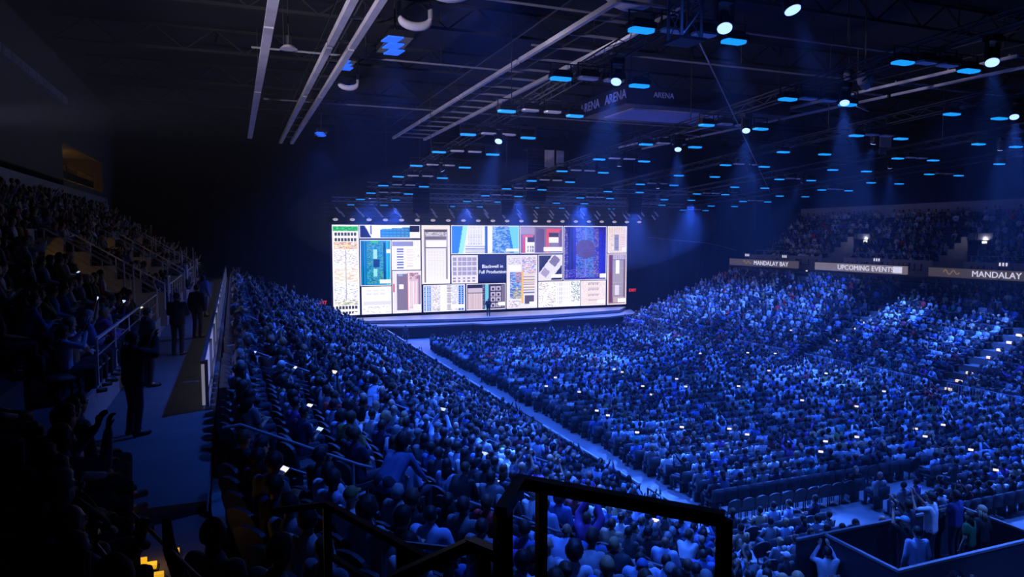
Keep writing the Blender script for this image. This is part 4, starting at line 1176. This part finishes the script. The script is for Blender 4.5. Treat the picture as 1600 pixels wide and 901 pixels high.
def top_blob(J, short=False, loose=0.0):
    b = Blob()
    torso(b, J, .012 + loose)
    for s, n in ((-1, 'L'), (1, 'R')):
        sh, el, wr = J['sh' + n], J['el' + n], J['wr' + n]
        if short: b.cap(sh, sh * .35 + el * .65, .068 + loose, .062 + loose)
        else: b.cap(sh, el, .066 + loose, .056 + loose).cap(el, el * .12 + wr * .88, .056 + loose, .042 + loose)
    return b
def trouser_blob(J):
    b = Blob()
    h = J['hip']
    for s in (-1, 1): b.cap(h + V3(s * .075, 0, .04), h + V3(s * .08, 0, 0), .122, .122)
    for n in 'LR':
        b.cap(J['hj' + n], J['kn' + n], .10, .074).cap(J['kn' + n], J['an' + n] + V3(0, 0, .01), .072, .060)
    return b
def shoe_parts(J):
    b = Blob()
    for n in 'LR': b.cap(J['an' + n] + V3(0, -.03, -.045), J['to' + n] + V3(0, .03, .01), .047, .044)
    return b

M_skin = mat('skin', (1, 1, 1), .5, noise=.06, scale=20, source='object')
M_hair = mat('hair', (1, 1, 1), .62, noise=.6, scale=70, bump=.8, source='object')
M_cloth = mat('clothing', (1, 1, 1), .8, noise=.18, scale=11, bump=.6, source='object')
M_trou = mat('trouser_cloth', (0.02, 0.022, 0.035), .85, noise=.3, scale=20)
M_eye = mat('dark_eye', (0.01, 0.008, 0.006), .2)
M_lip = mat('lip', (0.25, 0.08, 0.07), .5)
M_shoe = mat('shoe_leather', (0.015, 0.014, 0.014), .5)

def append_blob(me, blob, mi):
    bm = bmesh.new(); bm.from_mesh(me)
    vs_ = [bm.verts.new(v) for v in blob.v]
    for f in blob.f:
        q = bm.faces.new([vs_[i] for i in f]); q.material_index = mi; q.smooth = True
    bm.to_mesh(me); bm.free()
PROTO = {}
def proto(kind, yaw):
    key = (kind, yaw)
    if key in PROTO: return PROTO[key]
    J = pose(kind, yaw)
    body = remesh(body_blob(J), .0085, 3400, 3)
    for m in (M_skin, M_eye, M_lip, M_shoe): body.materials.append(m)
    body.polygons.foreach_set('material_index', [0] * len(body.polygons))
    R, hc = head_matrix(J)
    eye, lip = Blob(), Blob()
    for s in (-1, 1): eye.ball(tuple(hc + R @ V3(s * .031, .082, .006)), .011, 0, 6, 4); eye.ball(tuple(hc + R @ V3(s * .032, .092, .036)), (.02, .006, .005), 0, 6, 4)
    lip.ball(tuple(hc + R @ V3(0, .093, -.058)), (.022, .006, .007), 0, 6, 4)
    append_blob(body, eye, 1); append_blob(body, lip, 2); append_blob(body, shoe_parts(J), 3)
    d = {'J': J, 'body': body, 'long': remesh(top_blob(J), .018, 1300, 3), 'short': remesh(top_blob(J, True), .018, 1000, 3), 'loose': remesh(top_blob(J, False, .022), .02, 1300, 4),
         'trousers': remesh(trouser_blob(J), .02, 900, 3)}
    for q in ('long', 'short', 'loose'): d[q].materials.append(M_cloth)
    d['trousers'].materials.append(M_trou)
    PROTO[key] = d
    return d
# hair, in head space
def hair_mesh(style):
    r = np.random.default_rng({'short': 1, 'long': 2, 'bun': 3, 'curly': 4, 'cap': 5, 'crop': 6}[style])
    seg, ring = 20, 14
    b = Blob()
    def shell(th, rough, low_back, low_side, front):
        vv = []
        for i in range(ring + 1):
            t = PI * i / ring
            for k in range(seg):
                p = 2 * PI * k / seg
                d = V3(math.sin(t) * math.cos(p), math.sin(t) * math.sin(p), math.cos(t))
                fr = d[1]
                low = front if fr > .45 else (low_side if fr > -.2 else low_back)
                k_ = min(1, max(0, (d[2] - low) / .22 + .5))
                rr = .86 + k_ * (.14 + th + rough * r.random())
                vv.append((d[0] * .080 * rr, -.012 + d[1] * .099 * rr, .02 + d[2] * .101 * rr))
        ff = []
        for i in range(ring):
            for k in range(seg): ff.append((i * seg + k, (i + 1) * seg + k, (i + 1) * seg + (k + 1) % seg, i * seg + (k + 1) % seg))
        b.add(vv, ff)
    if style == 'crop': shell(.03, .02, -.55, -.1, .45)
    elif style == 'short': shell(.12, .07, -.7, -.15, .45)
    elif style == 'curly': shell(.32, .22, -.75, -.45, .5)
    elif style == 'bun':
        shell(.07, .03, -.5, -.1, .5); b.ball((0, -.115, .055), (.045, .04, .045), 0, 10, 8)
    elif style == 'long':
        shell(.12, .05, -.9, -.8, .5)
        for k in range(9):
            a = PI + PI * (k - 4) / 4 * .52
            x, y = .074 * math.sin(a) * -1, .085 * math.cos(a)
            b.tube((x * .95, y * .95, .02), (x * 1.12, y * 1.0 - .012, -.20 - .05 * r.random()), .030, .016, 6)
    elif style == 'cap':
        shell(.10, .0, -.1, .05, .25)
        pts = []
        for k in range(9):
            a = PI * k / 8
            pts.append((.075 * math.cos(a), .06 + .115 * math.sin(a)))
        b.prism([(x, y) for x, y in pts] + [(-.07, .05), (.07, .05)], .045, .056)
    me = b.mesh('hair', True)
    me.materials.append(M_hair)
    return me
HAIR = {q: hair_mesh(q) for q in ('short', 'long', 'bun', 'curly', 'cap', 'crop')}

SKINS = [(.42, .25, .17), (.50, .32, .22), (.32, .18, .11), (.20, .105, .06), (.46, .29, .20), (.12, .06, .035)]
TOPS = [('black', (.012, .012, .014), 9), ('navy', (.018, .025, .07), 6), ('charcoal', (.045, .047, .055), 6), ('grey', (.17, .17, .18), 7), ('light grey', (.36, .37, .40), 5), ('white', (.66, .66, .68), 8),
        ('pale blue', (.36, .46, .66), 6), ('mid blue', (.08, .16, .42), 5), ('red', (.55, .03, .03), .8), ('maroon', (.16, .02, .03), 1), ('teal', (.05, .28, .30), 1), ('olive', (.16, .17, .05), .6), ('purple', (.2, .07, .3), 1), ('tan', (.42, .30, .18), 1.5)]
TW = np.array([t[2] for t in TOPS]); TW = TW / TW.sum()
HAIRC = [('black', (.008, .007, .007), 9), ('dark brown', (.028, .016, .01), 6), ('brown', (.075, .04, .02), 3), ('blond', (.36, .26, .13), 1.3), ('grey', (.25, .25, .25), 1)]
HW = np.array([t[2] for t in HAIRC]); HW = HW / HW.sum()
GARM = {'long': ('sweater', 'shirt', 'jacket'), 'short': ('T-shirt', 'polo shirt'), 'loose': ('hoodie', 'padded jacket', 'coat')}

def person(loc, rz, kind, yaw, top, top_style, garment, hair, hairc, skin, label, group, scale=1.0, extra=None):
    d = proto(kind, yaw)
    o = link('person', d['body'], None, None, skin)
    o.location = loc; o.rotation_euler = (0, 0, rz); o.scale = (scale,) * 3
    tag(o, label, 'person', group)
    c = link(garment, d[top_style], None, o, top)
    c = link('trousers', d['trousers'], None, o)
    if hair:
        h = link('cap' if hair == 'cap' else 'hair', HAIR[hair], None, o, hairc)
        R, hc = head_matrix(d['J'])
        M = Matrix.Identity(4)
        for i in range(3):
            for j in range(3): M[i][j] = R[i][j]
            M[i][3] = hc[i]
        h.matrix_local = M
    return o

# ------------------------------------------------------------------ where everyone sits
def resample(pts, step):
    P = np.array(pts); seg = np.linalg.norm(np.diff(P, axis=0), axis=1); s = np.concatenate([[0], np.cumsum(seg)])
    q = np.arange(step / 2, s[-1], step)
    return np.stack([np.interp(q, s, P[:, 0]), np.interp(q, s, P[:, 1])], 1)
STAGE = np.array([24.0, 66.0])
SEATS = []      # x, y, z, seat yaw (facing), section, row
def facing(dx, dy): return math.atan2(dy, dx) - PI / 2
for i in range(18):
    d = PITCH_ROW * (i + .45)
    pts = contour(d, YEND - .3, 11.0 if i > 1 else 12.3)
    pts = [p for p in pts if p[1] > YF - 1e-6 or p[0] <= (11.0 if i > 1 else 12.3) + 1e-6]
    R_ = resample(pts, .53)
    for k in range(1, len(R_) - 1):
        x, y = R_[k]
        if any(abs(y - a) < .55 for a in AISLE_L) and y > YF - 4: continue
        if i >= 15 and y > 8.9: continue
        if i >= 11 and 9.6 < y < 11.6: continue
        tx, ty = R_[k + 1] - R_[k - 1]
        nx, ny = -ty, tx                      # towards the floor
        if nx * (XF + 8 - x) + ny * (YF + 8 - y) < 0: nx, ny = -nx, -ny
        n_ = np.array([nx, ny]) / math.hypot(nx, ny)
        to = STAGE - (x, y); to = to / np.linalg.norm(to)
        f = n_ * .62 + to * .55
        dist = math.hypot(x, y)
        if x > 8.8 and y < 9.8: continue
        if dist < 2.5: continue
        px, py, dep = project((x, y, row_z(i) + 1.0))
        if dep < 5.6 and px > 440: continue
        if dep > 0 and dep < 3.4 and px > 250: continue
        if dep > 0 and dep < 8.0 and 195 < px < 330: continue
        SEATS.append((x, y, row_z(i), facing(f[0], f[1]), 'corner stand' if y < 13 else 'near stand', i + 1))
for r_, y in enumerate(np.arange(13.65, 56.6, .95)):
    for x in np.arange((15.1 if r_ > 4 else 12.95) + .12 * math.sin(r_), 36.3, .545):
        if r_ < 2 and x > 19.3: continue
        if r_ in (2, 3) and 16.9 < x < 19.6 + r_ * .3: continue
        if r_ == 4 and x < 20.4: continue
        if r_ in (4, 5) and 20.5 < x < 24: continue
        to = STAGE - (x, y)
        f = np.array([0, 1.0]) * .8 + to / np.linalg.norm(to) * .4
        SEATS.append((x, y, 0.0, facing(f[0], f[1]), 'floor', r_ + 1))
for i in range(13):
    x = 2 * CX - (XF - PITCH_ROW * (i + .45))
    for y in np.arange(15, YEND + 2 - .3 * i, .53):
        if any(abs(y - a) < AISLE_RW.get(a, .55) for a in AISLE_R): continue
        to = STAGE - (x, y); to = to / np.linalg.norm(to)
        f = np.array([-1.0, 0]) * .65 + to * .5
        SEATS.append((x, y, row_z(i), facing(f[0], f[1]), 'far stand', i + 1))
for mir in (False, True):
    for i in range(UROWS):
        x = UX - UP_PITCH * (i + .5)
        if mir: x = 2 * CX - x
        for y in np.arange(11, YEND - .3 if not mir else YEND - .2 * (UROWS - i), .53):
            if any(abs(y - v) < (1.55 if i < 5 else .6) for v in VOM): continue
            if not mir and y < 13.5: continue
            if not mir and i < 4 and any(-4.2 < y - v < 0 for v in VOM): continue
            to = STAGE - (x, y); to = to / np.linalg.norm(to)
            f = np.array([1.0 if not mir else -1.0, 0]) * .65 + to * .5
            SEATS.append((x, y, UZ + UP_RISE * i, facing(f[0], f[1]), 'upper far' if mir else 'upper near', i + 1))
N = len(SEATS)
S = np.array([s[:4] for s in SEATS]); SEC = [s[4] for s in SEATS]; ROW = [s[5] for s in SEATS]
PR = np.array([project((s[0], s[1], s[2] + 1.1)) for s in S])
inv = (PR[:, 2] > 1) & (PR[:, 0] > -70) & (PR[:, 0] < 1670) & (PR[:, 1] < 990) & (PR[:, 1] > -20)
occ = rng.random(N) < np.array([{'floor': .97, 'near stand': .96, 'corner stand': .93, 'far stand': .95, 'upper near': .86, 'upper far': .82}[c] for c in SEC])
# the back floor row and some corner seats by the platform stand empty
for k in range(N):
    if SEC[k] == 'floor' and ROW[k] == 6 and S[k, 0] < 19.8: occ[k] = False
    if SEC[k] == 'floor' and ROW[k] < 5 and rng.random() < .25: occ[k] = False
    if SEC[k] == 'corner stand' and S[k, 0] > 9.2 and ROW[k] in (4, 5): occ[k] = False
order = np.argsort(PR[:, 2])
vis = [k for k in order if inv[k]]
near_people = [k for k in vis if occ[k] and -30 < PR[k, 0] < 1630 and PR[k, 1] < 930][:286]
near_seats = ([k for k in vis if not occ[k] and SEC[k] != 'upper near' and 0 < PR[k, 0] < 1600 and PR[k, 1] < 890][:90])
near_seats += [k for k in near_people if k not in near_seats][:210]
ind = set(near_people); inds = set(near_seats)

# ------------------------------------------------------------------ individual seats
def round_back():
    prof = [(-.22, .44), (.22, .44), (.235, .62)] + [(.235 * math.cos(a), .74 + .13 * math.sin(a)) for a in np.linspace(0, PI, 9)] + [(-.235, .62)]
    n = len(prof); off = lambda z: -.17 - (z - .44) * .27
    vv = [(x, off(z) - .03, z) for x, z in prof] + [(x, off(z) + .03, z) for x, z in prof]
    return MB().add(vv, [tuple(range(n)), tuple(range(2 * n - 1, n - 1, -1))] + [(k, n + k, n + (k + 1) % n, (k + 1) % n) for k in range(n)])
sm = {'seat_cushion': MB().box((0, .03, .42), (.46, .44, .07)).mesh('seat_cushion'),
      'backrest': round_back().mesh('backrest'),
      'frame': MB().bar((-.22, -.16, 0), (-.22, -.16, .42), .03, .03).bar((.22, -.16, 0), (.22, -.16, .42), .03, .03).bar((-.22, .2, 0), (-.22, .2, .42), .03, .03).bar((.22, .2, 0), (.22, .2, .42), .03, .03)
      .bar((-.22, -.16, .37), (.22, -.16, .37), .025, .025).bar((-.22, .2, .37), (.22, .2, .37), .025, .025).bar((-.22, -.16, .35), (-.22, .2, .35), .025, .025).bar((.22, -.16, .35), (.22, .2, .35), .025, .025).mesh('frame')}
sm['seat_cushion'].materials.append(M_seat); sm['backrest'].materials.append(M_seat); sm['frame'].materials.append(M_rail)
ROWW = {'floor': 'floor seating, %s row from the back', 'near stand': 'near stand, %s row up from the floor aisle', 'corner stand': 'near corner, %s row up from the floor'}
def place_words(keys):
    out, groups = {}, {}
    for k in keys: groups.setdefault((SEC[k], ROW[k]), []).append(k)
    for g, ks in groups.items():
        ks.sort(key=lambda k: PR[k, 0])
        for n_, k in enumerate(ks): out[k] = (ROWW.get(g[0], 'far stand, %s row up') % ordn(g[1]), n_ + 1)
    return out
pw = place_words(near_seats)
for k in near_seats:
    x, y, z, rz = S[k]
    a, b = pw[k]
    t = thing('arena_seat', (x, y, z), '%s dark seat, %s, %s along' % ('occupied' if occ[k] else 'empty', a, ordn(b)), 'seat', 'dark arena seats', rz)
    t.location = (x - (-math.sin(rz)) * .05, y - math.cos(rz) * .05, z)
    for q in sm: copy_part(q, sm[q], t)

# ------------------------------------------------------------------ individual people
pw = place_words(near_people)
KINDS = ['lap', 'low', 'knees', 'cross', 'chin', 'back', 'phone', 'turn', 'raise']
KW = np.array([.30, .12, .08, .13, .08, .14, .05, .09, .01]); KW = KW / KW.sum()
PHONES = []
for k in near_people:
    x, y, z, rz = S[k]
    kind = KINDS[int(rng.choice(len(KINDS), p=KW))]
    yaw = .0 if SEC[k] == 'floor' else (.35 if kind in ('lap', 'turn', 'back', 'cross') else .15)
    tc = TOPS[int(rng.choice(len(TOPS), p=TW))]
    dark_zone = PR[k, 0] < 330 and PR[k, 2] < 9
    ts = str(rng.choice(['long', 'short', 'loose'], p=[.45, .3, .25]))
    gm = str(rng.choice(GARM[ts]))
    hs = rng.choice(['short', 'crop', 'long', 'bun', 'curly', 'cap', 'none'], p=[.44, .18, .16, .05, .06, .05, .06])
    hc = HAIRC[int(rng.choice(len(HAIRC), p=HW))]
    ci = int(rng.choice(len(TOPS), p=TW))
    hair_txt = {'none': 'bald', 'cap': 'capped', 'short': hc[0] + ' haired', 'crop': 'cropped ' + hc[0] + ' haired', 'long': 'long ' + hc[0] + ' haired', 'bun': hc[0] + ' bunned', 'curly': 'curly ' + hc[0] + ' haired'}[hs]
    a, b = pw[k]
    lab = '%s person in %s %s, %s, %s along' % (hair_txt, tc[0], gm.replace('padded ', '').replace('polo ', ''), a.replace(' up from the floor aisle', ' up').replace(' up from the floor', ' up').replace('floor seating', 'floor').replace(' from the back', ' from back'), ordn(b))
    sc = float(rng.uniform(.95, 1.05))
    rz2 = rz + float(rng.normal(0, .10))
    person((x, y, z), rz2, kind, yaw, tc[1], ts, gm.replace(' ', '_').replace('-', '_').lower(), None if hs == 'none' else hs, TOPS[ci][1] if hs == 'cap' else hc[1], SKINS[int(rng.integers(len(SKINS)))],
           lab, 'seated audience near the camera', sc)
    if kind in ('phone', 'raise', 'low') and rng.random() < .3:
        J = pose(kind)
        c = (J['wrL'] + J['wrR']) / 2 + (J['hdL'] + J['hdR']) * .05 + V3(0, .02, .01)
        PHONES.append((rotz(rz2) @ c * sc + V3(x, y, z), rz2, kind, lab.split(' person')[0] + ' person, ' + a.split(',')[0] + ', ' + ordn(ROW[k]) + ' row, ' + ordn(b) + ' along'))
# standing people on the platform, the walkway and the stage
def stander(loc, rz, kind, yaw, top, ts, gm, hair, hc, skin, label, sc=1.0):
    return person(loc, rz, kind, yaw, top, ts, gm, hair, hc, skin, label, None, sc)
BLK, WHT = (.012, .012, .014), (.68, .68, .70)
stander((14.55, 10.95, 1.8), .35, 'stand_phone', 0, WHT, 'short', 't_shirt', 'short', (.01, .01, .01), SKINS[0], 'tall person in white T-shirt filming from inside the black platform', 1.05)
stander((13.0, 10.35, 1.8), .3, 'stand_raise', 0, BLK, 'short', 't_shirt', 'cap', (.2, .4, .5), SKINS[1], 'person in pale cap with raised arms inside the platform corner')
stander((12.85, 9.95, 1.8), -.4, 'stand', .3, (.36, .46, .66), 'long', 'shirt', 'short', (.01, .01, .01), SKINS[1], 'person in pale blue shirt at the nearest corner of the platform', .97)
stander((14.9, 10.3, 1.8), .2, 'stand', 0, (.02, .12, .05), 'short', 't_shirt', 'long', (.03, .02, .01), SKINS[0], 'long haired person in green top inside the platform', .92)
stander((15.3, 10.3, 1.8), .0, 'stand', .2, BLK, 'long', 'sweater', 'long', (.42, .33, .2), SKINS[1], 'blond long haired person in black beside the platform wall', .95)
stander((13.95, 11.05, 1.8), .1, 'stand_phone', 0, (.03, .035, .06), 'long', 'shirt', 'short', (.02, .015, .01), SKINS[2], 'person in dark shirt filming left of the tall white T-shirt', .98)
stander((15.5, 11.05, 1.8), .1, 'stand_cross', 0, (.03, .05, .2), 'short', 'polo_shirt', 'short', (.02, .015, .01), SKINS[3], 'person in blue polo shirt at the far wall of the platform', .98)
stander((11.55, 11.0, 1.1), -.6, 'stand_phone', 0, WHT, 'long', 'shirt', 'short', (.01, .01, .01), SKINS[1], 'person in white shirt leaning outside the platform wall', 1.0)
stander((14.9, 12.7, .0), .2, 'stand', .0, (.55, .6, .68), 'long', 'shirt', 'crop', (.3, .3, .3), SKINS[0], 'grey haired person in pale shirt standing between the platform and the rear floor rows', 1.0)
stander((17.6, 12.8, .0), .1, 'stand_raise', .0, (.1, .12, .2), 'short', 'polo_shirt', 'short', (.01, .01, .01), SKINS[1], 'person filming overhead on the rear cross aisle', 1.0)
stander((19.3, 12.7, .0), .3, 'stand_phone', .0, (.3, .03, .1), 'short', 't_shirt', 'crop', (.02, .01, .01), SKINS[0], 'person in pink red T-shirt on the rear cross aisle', 1.0)
for k, (px_, y_, top_, lab) in enumerate(((-1.5, 21.5, (.012, .012, .02), 'dark standing person blocking the walkway behind the white barrier'), (-1.15, 25.0, (.02, .02, .03), 'second dark standing person on the walkway nearer the barrier'),
                                     (-1.2, 31.5, (.10, .16, .4), 'standing long haired person in blue top on the walkway'), (-1.6, 13.0, BLK, 'dark person standing at the near end of the walkway'),
                                     (-1.8, 17.2, (.03, .03, .04), 'dark person in coat standing beside the walkway wall'))):
    stander((px_, y_, WALK_Z), -.3 - .2 * k, ('stand_cross', 'stand', 'stand', 'stand_phone', 'stand')[k], .1, top_, 'loose', 'coat', ('short', 'short', 'long', 'short', 'crop')[k], (.01, .01, .012), SKINS[k % 5], lab, 1.0)
stander((13.6, 59.3, 0), 2.9, 'stand', .0, (.05, .05, .06), 'long', 'jacket', 'short', (.02, .01, .01), SKINS[0], 'usher standing alone at the head of the floor aisle', 1.0)
stander((23.3, 65.3, 1.55), PI - .25, 'stand_cross', 0, (.02, .02, .022), 'loose', 'jacket', 'crop', (.3, .3, .3), SKINS[0], 'presenter in dark jacket standing alone on the stage', 1.0)
stander((1.95, 9.9, row_z(12)), -.9, 'stand_bend', .2, (.10, .15, .32), 'long', 'shirt', 'curly', (.02, .01, .01), SKINS[1], 'person in blue shirt bending over on the stairs beside the short rail', 1.0)
# ------------------------------------------------------------------ the rest of the crowd and the seats under it
class LP:
    """low-poly figure collected as arrays with a colour slot per vertex (0 skin, 1 hair, 2 top, 3 trousers)"""
    def __init__(s): s.mb, s.slot = MB(), []
    def mark(s, k): s.slot += [k] * (len(s.mb.v) - len(s.slot))
def lowpoly(kind, near, longhair, yaw=0.0):
    J = pose(kind, yaw); L_ = LP(); n = 6 if near else 4
    R, hc = head_matrix(J)
    L_.mb.ball(tuple(hc), (.082, .097, .118), 0, 8 if near else 6, 6 if near else 4); L_.mark(0)
    L_.mb.tube(J['neck'] - V3(0, 0, .04), J['head'] - V3(0, 0, .06), .058, .055, 4); L_.mark(0)
    o = hc + R @ V3(0, -.028, .026)
    L_.mb.ball(tuple(o), (.09, .098, .112), 0, 8 if near else 6, 6 if near else 4)
    if longhair: L_.mb.tube(hc + R @ V3(0, -.07, .03), hc + R @ V3(0, -.10, -.20), .08, .05, 5)
    L_.mark(1)
    secs = [(J['hip'] - V3(0, 0, .04), .17, .125), (J['waist'], .158, .115), (J['chest'], .20, .125), (J['hip'] * .06 + J['neck'] * .94 - V3(0, 0, .035), .19, .09), (J['neck'], .085, .07)]
    m = 8 if near else 6
    vv = []
    for c, a, b in secs:
        for k in range(m):
            t = 2 * PI * (k + .5) / m
            vv.append((c[0] + a * math.cos(t), c[1] + b * math.sin(t), c[2]))
    ff = []
    for i in range(len(secs) - 1):
        for k in range(m): ff.append((i * m + k, i * m + (k + 1) % m, (i + 1) * m + (k + 1) % m, (i + 1) * m + k))
    L_.mb.add(vv, ff); L_.mark(2)
    for q in 'LR':
        L_.mb.tube(J['sh' + q], J['el' + q], .066, .054, n); L_.mb.tube(J['el' + q], J['wr' + q], .054, .036, n); L_.mark(2)
        L_.mb.tube(J['wr' + q], J['wr' + q] + J['hd' + q] * .15, .034, .026, 4); L_.mark(0)
        L_.mb.tube(J['hj' + q], J['kn' + q], .10, .075, n); L_.mb.tube(J['kn' + q], J['an' + q], .072, .058, n if near else 3); L_.mark(3)
        L_.mb.tube(J['an' + q] + V3(0, -.05, -.04), J['to' + q], .05, .04, 4); L_.mark(3)
    F = []
    for f in L_.mb.f:
        for k in range(1, len(f) - 1): F.append((f[0], f[k], f[k + 1]))
    return np.array(L_.mb.v), np.array(F), np.array(L_.slot)
CK = ['lap', 'cross', 'back', 'low', 'knees', 'phone', 'raise', 'chin']
CKW = np.array([.34, .17, .17, .10, .06, .08, .025, .055]); CKW = CKW / CKW.sum()
LOW = {(k, nr, lh): lowpoly(k, nr, lh) for k in CK for nr in (False, True) for lh in (False, True)}
def tri_mesh(name, V, F, C, m, label, cat):
    me = bpy.data.meshes.new(name)
    me.vertices.add(len(V)); me.vertices.foreach_set('co', V.astype(np.float32).ravel())
    nf = len(F); k = F.shape[1]
    me.loops.add(nf * k); me.loops.foreach_set('vertex_index', F.astype(np.int32).ravel())
    me.polygons.add(nf); me.polygons.foreach_set('loop_start', np.arange(0, nf * k, k, dtype=np.int32))
    me.polygons.foreach_set('use_smooth', np.ones(nf, dtype=bool))
    if C is not None:
        a = me.attributes.new('tint', 'FLOAT_COLOR', 'POINT')
        a.data.foreach_set('color', np.concatenate([C, np.ones((len(C), 1))], 1).astype(np.float32).ravel())
    me.update(calc_edges=True)
    me.validate()
    return tag(link(name, me, m), label, cat, None, 'stuff')
M_crowd = mat('crowd_cloth', (1, 1, 1), .75, noise=.12, scale=9, source='attr')
seatV = np.array(sm['seat_cushion'].vertices[0].co) if False else None
sv = MB().box((0, .03, .42), (.46, .44, .07)).box((0, -.22, .64), (.46, .07, .42)).box((0, .0, .2), (.38, .06, .38))
SV = np.array(sv.v); SF = np.array(sv.f)
top_rgb = np.array([t[1] for t in TOPS]); hair_rgb = np.array([t[1] for t in HAIRC]); skin_rgb = np.array(SKINS)
LABS = {'floor': ('crowd on the arena floor seats facing the stage', 'seats under the floor crowd'), 'near stand': ('crowd filling the near stand along the floor aisle', 'seats under the near stand crowd'),
        'corner stand': ('rest of the crowd in the near corner', 'seats under the near corner crowd'), 'far stand': ('crowd filling the blue lit far stand', 'seats under the far stand crowd'),
        'upper near': ('crowd in the dark upper tier above the walkway', 'seats of the dark upper tier'), 'upper far': ('dim crowd in the far upper tier above the ribbon boards', 'seats of the far upper tier')}
CROWD = {}
for sec, (lab, slab) in LABS.items():
    Vs, Fs, Cs, off = [], [], [], 0
    sVs, sFs, soff = [], [], 0
    for k in range(N):
        if SEC[k] != sec or not inv[k]: continue
        x, y, z, rz = S[k]
        if k not in inds:
            Rm = rotz(rz)
            sVs.append(SV @ Rm.T + (x + math.sin(rz) * .05, y - math.cos(rz) * .05, z)); sFs.append(SF + soff); soff += len(SV)
        if not occ[k] or k in ind: continue
        kind = CK[int(rng.choice(len(CK), p=CKW))]
        near = PR[k, 2] < 30
        lh = rng.random() < .22
        v, f, sl = LOW[(kind, near, lh)]
        r2 = rz + rng.normal(0, .18)
        w = v * rng.uniform(.94, 1.06) * np.array([rng.uniform(.95, 1.1), 1, 1])
        Vs.append(w @ rotz(r2).T + (x + rng.normal(0, .03), y + rng.normal(0, .03), z)); Fs.append(f + off); off += len(v)
        cols = np.stack([skin_rgb[rng.integers(len(SKINS))], hair_rgb[rng.choice(len(HAIRC), p=HW)] if rng.random() > .07 else skin_rgb[0],
                         top_rgb[rng.choice(len(TOPS), p=TW)] * rng.uniform(.8, 1.2), np.array([.02, .022, .035]) * rng.uniform(.5, 2.5)])
        Cs.append(cols[sl])
        CROWD[k] = kind
    if Vs: tri_mesh('crowd', np.concatenate(Vs), np.concatenate(Fs), np.concatenate(Cs), M_crowd, lab, 'crowd')
    if sVs: tri_mesh('seat_rows', np.concatenate(sVs), np.concatenate(sFs), None, M_seat, slab, 'seating')

# ------------------------------------------------------------------ lit phones held up in the crowd
M_screen = mat('phone_screen', (.9, .9, .9), .2, emit=(1.0, .88, .72), estr=1.1)
M_screen2 = mat('phone_screen_blue', (.7, .8, 1), .2, emit=(.55, .7, 1.0), estr=1.2)
def phone(loc, rz, tilt, label, m, s=1.0):
    t = thing('smartphone', loc, label, 'phone', 'lit phones in the crowd', rz)
    t.rotation_euler = (tilt, 0, rz)
    MB().span((-.077 * s, -.005, -.039 * s), (.077 * s, .005, .039 * s)).build('case', M_body, t)
    MB().span((-.072 * s, -.009, -.034 * s), (.072 * s, -.005, .034 * s)).build('screen', m, t)
for c, rz, kind, who in PHONES:
    phone(tuple(c), rz, -.9 if kind == 'low' else -.1, 'phone held by ' + who, M_screen if rng.random() < .5 else M_screen2)
SPOTS = [(959, 587), (967, 592), (1064, 603), (1010, 614), (1075, 615), (905, 625), (1022, 628), (1152, 615), (937, 649), (931, 681), (1001, 687), (1074, 680), (1144, 678), (1168, 687), (1243, 520), (1259, 424), (1200, 588), (1256, 643),
         (1291, 600), (1343, 640), (1470, 676), (1382, 625), (1170, 560), (1300, 700), (1345, 705), (1430, 690), (1520, 715), (870, 600), (1560, 756), (1100, 560), (1216, 560), (845, 640), (1290, 745), (1450, 705)]
used = set()
far_keys = [k for k in CROWD if SEC[k] in ('floor', 'far stand')]
FP = PR[far_keys]
PH = []
for n_, (px_, py_) in enumerate(SPOTS):
    for j in np.argsort((FP[:, 0] - px_) ** 2 + (FP[:, 1] - py_) ** 2):
        k = far_keys[j]
        if k not in used: break
    used.add(k)
    PH.append(k)
for k in PH:
    x, y, z, rz = S[k]
    tilt = 0.0
    same = sorted((q for q in PH if SEC[q] == SEC[k] and ROW[q] == ROW[k]), key=lambda q: PR[q, 0])
    away = math.atan2(-(EYE[0] - x), (EYE[1] - y)) + PI     # raised phone seen from behind the holder
    u = rotz(rz) @ V3(.14, .30, 1.42)
    zone = 'floor seats' if SEC[k] == 'floor' else 'far stand'
    phone((x + u[0], y + u[1], z + u[2]), away if SEC[k] == 'floor' else away, tilt, 'glowing phone raised in the %s, %s row from the %s, %s bright phone there' % (zone, ordn(ROW[k]), 'back' if SEC[k] == 'floor' else 'floor', ordn(same.index(k) + 1)), M_screen, 1.15)
bpy.data.scenes.remove(WS)
# ------------------------------------------------------------------ haze hanging in the hall, thicker round the stage
def haze(shape, dens, label):
    hz = shape.build('haze', None)
    mh = bpy.data.materials.new('haze'); mh.use_nodes = True
    nt = mh.node_tree; nt.nodes.clear()
    o_ = nt.nodes.new('ShaderNodeOutputMaterial'); v_ = nt.nodes.new('ShaderNodeVolumeScatter')
    v_.inputs['Density'].default_value = dens; v_.inputs['Anisotropy'].default_value = .35
    v_.inputs['Color'].default_value = (.75, .82, 1, 1)
    nt.links.new(v_.outputs[0], o_.inputs['Volume'])
    hz.data.materials.append(mh)
    tag(hz, label, 'haze', None, 'stuff')
haze(MB().span((-9.7, -9.5, 0.02), (64.5, 72.5, 20.3)), HAZE, 'thin stage haze catching the light across the hall')
haze(MB().ball((25, 60.5, 10.8), (21, 8.2, 5.6), 0, 40, 24), .011, 'thicker haze just in front of the video wall top')
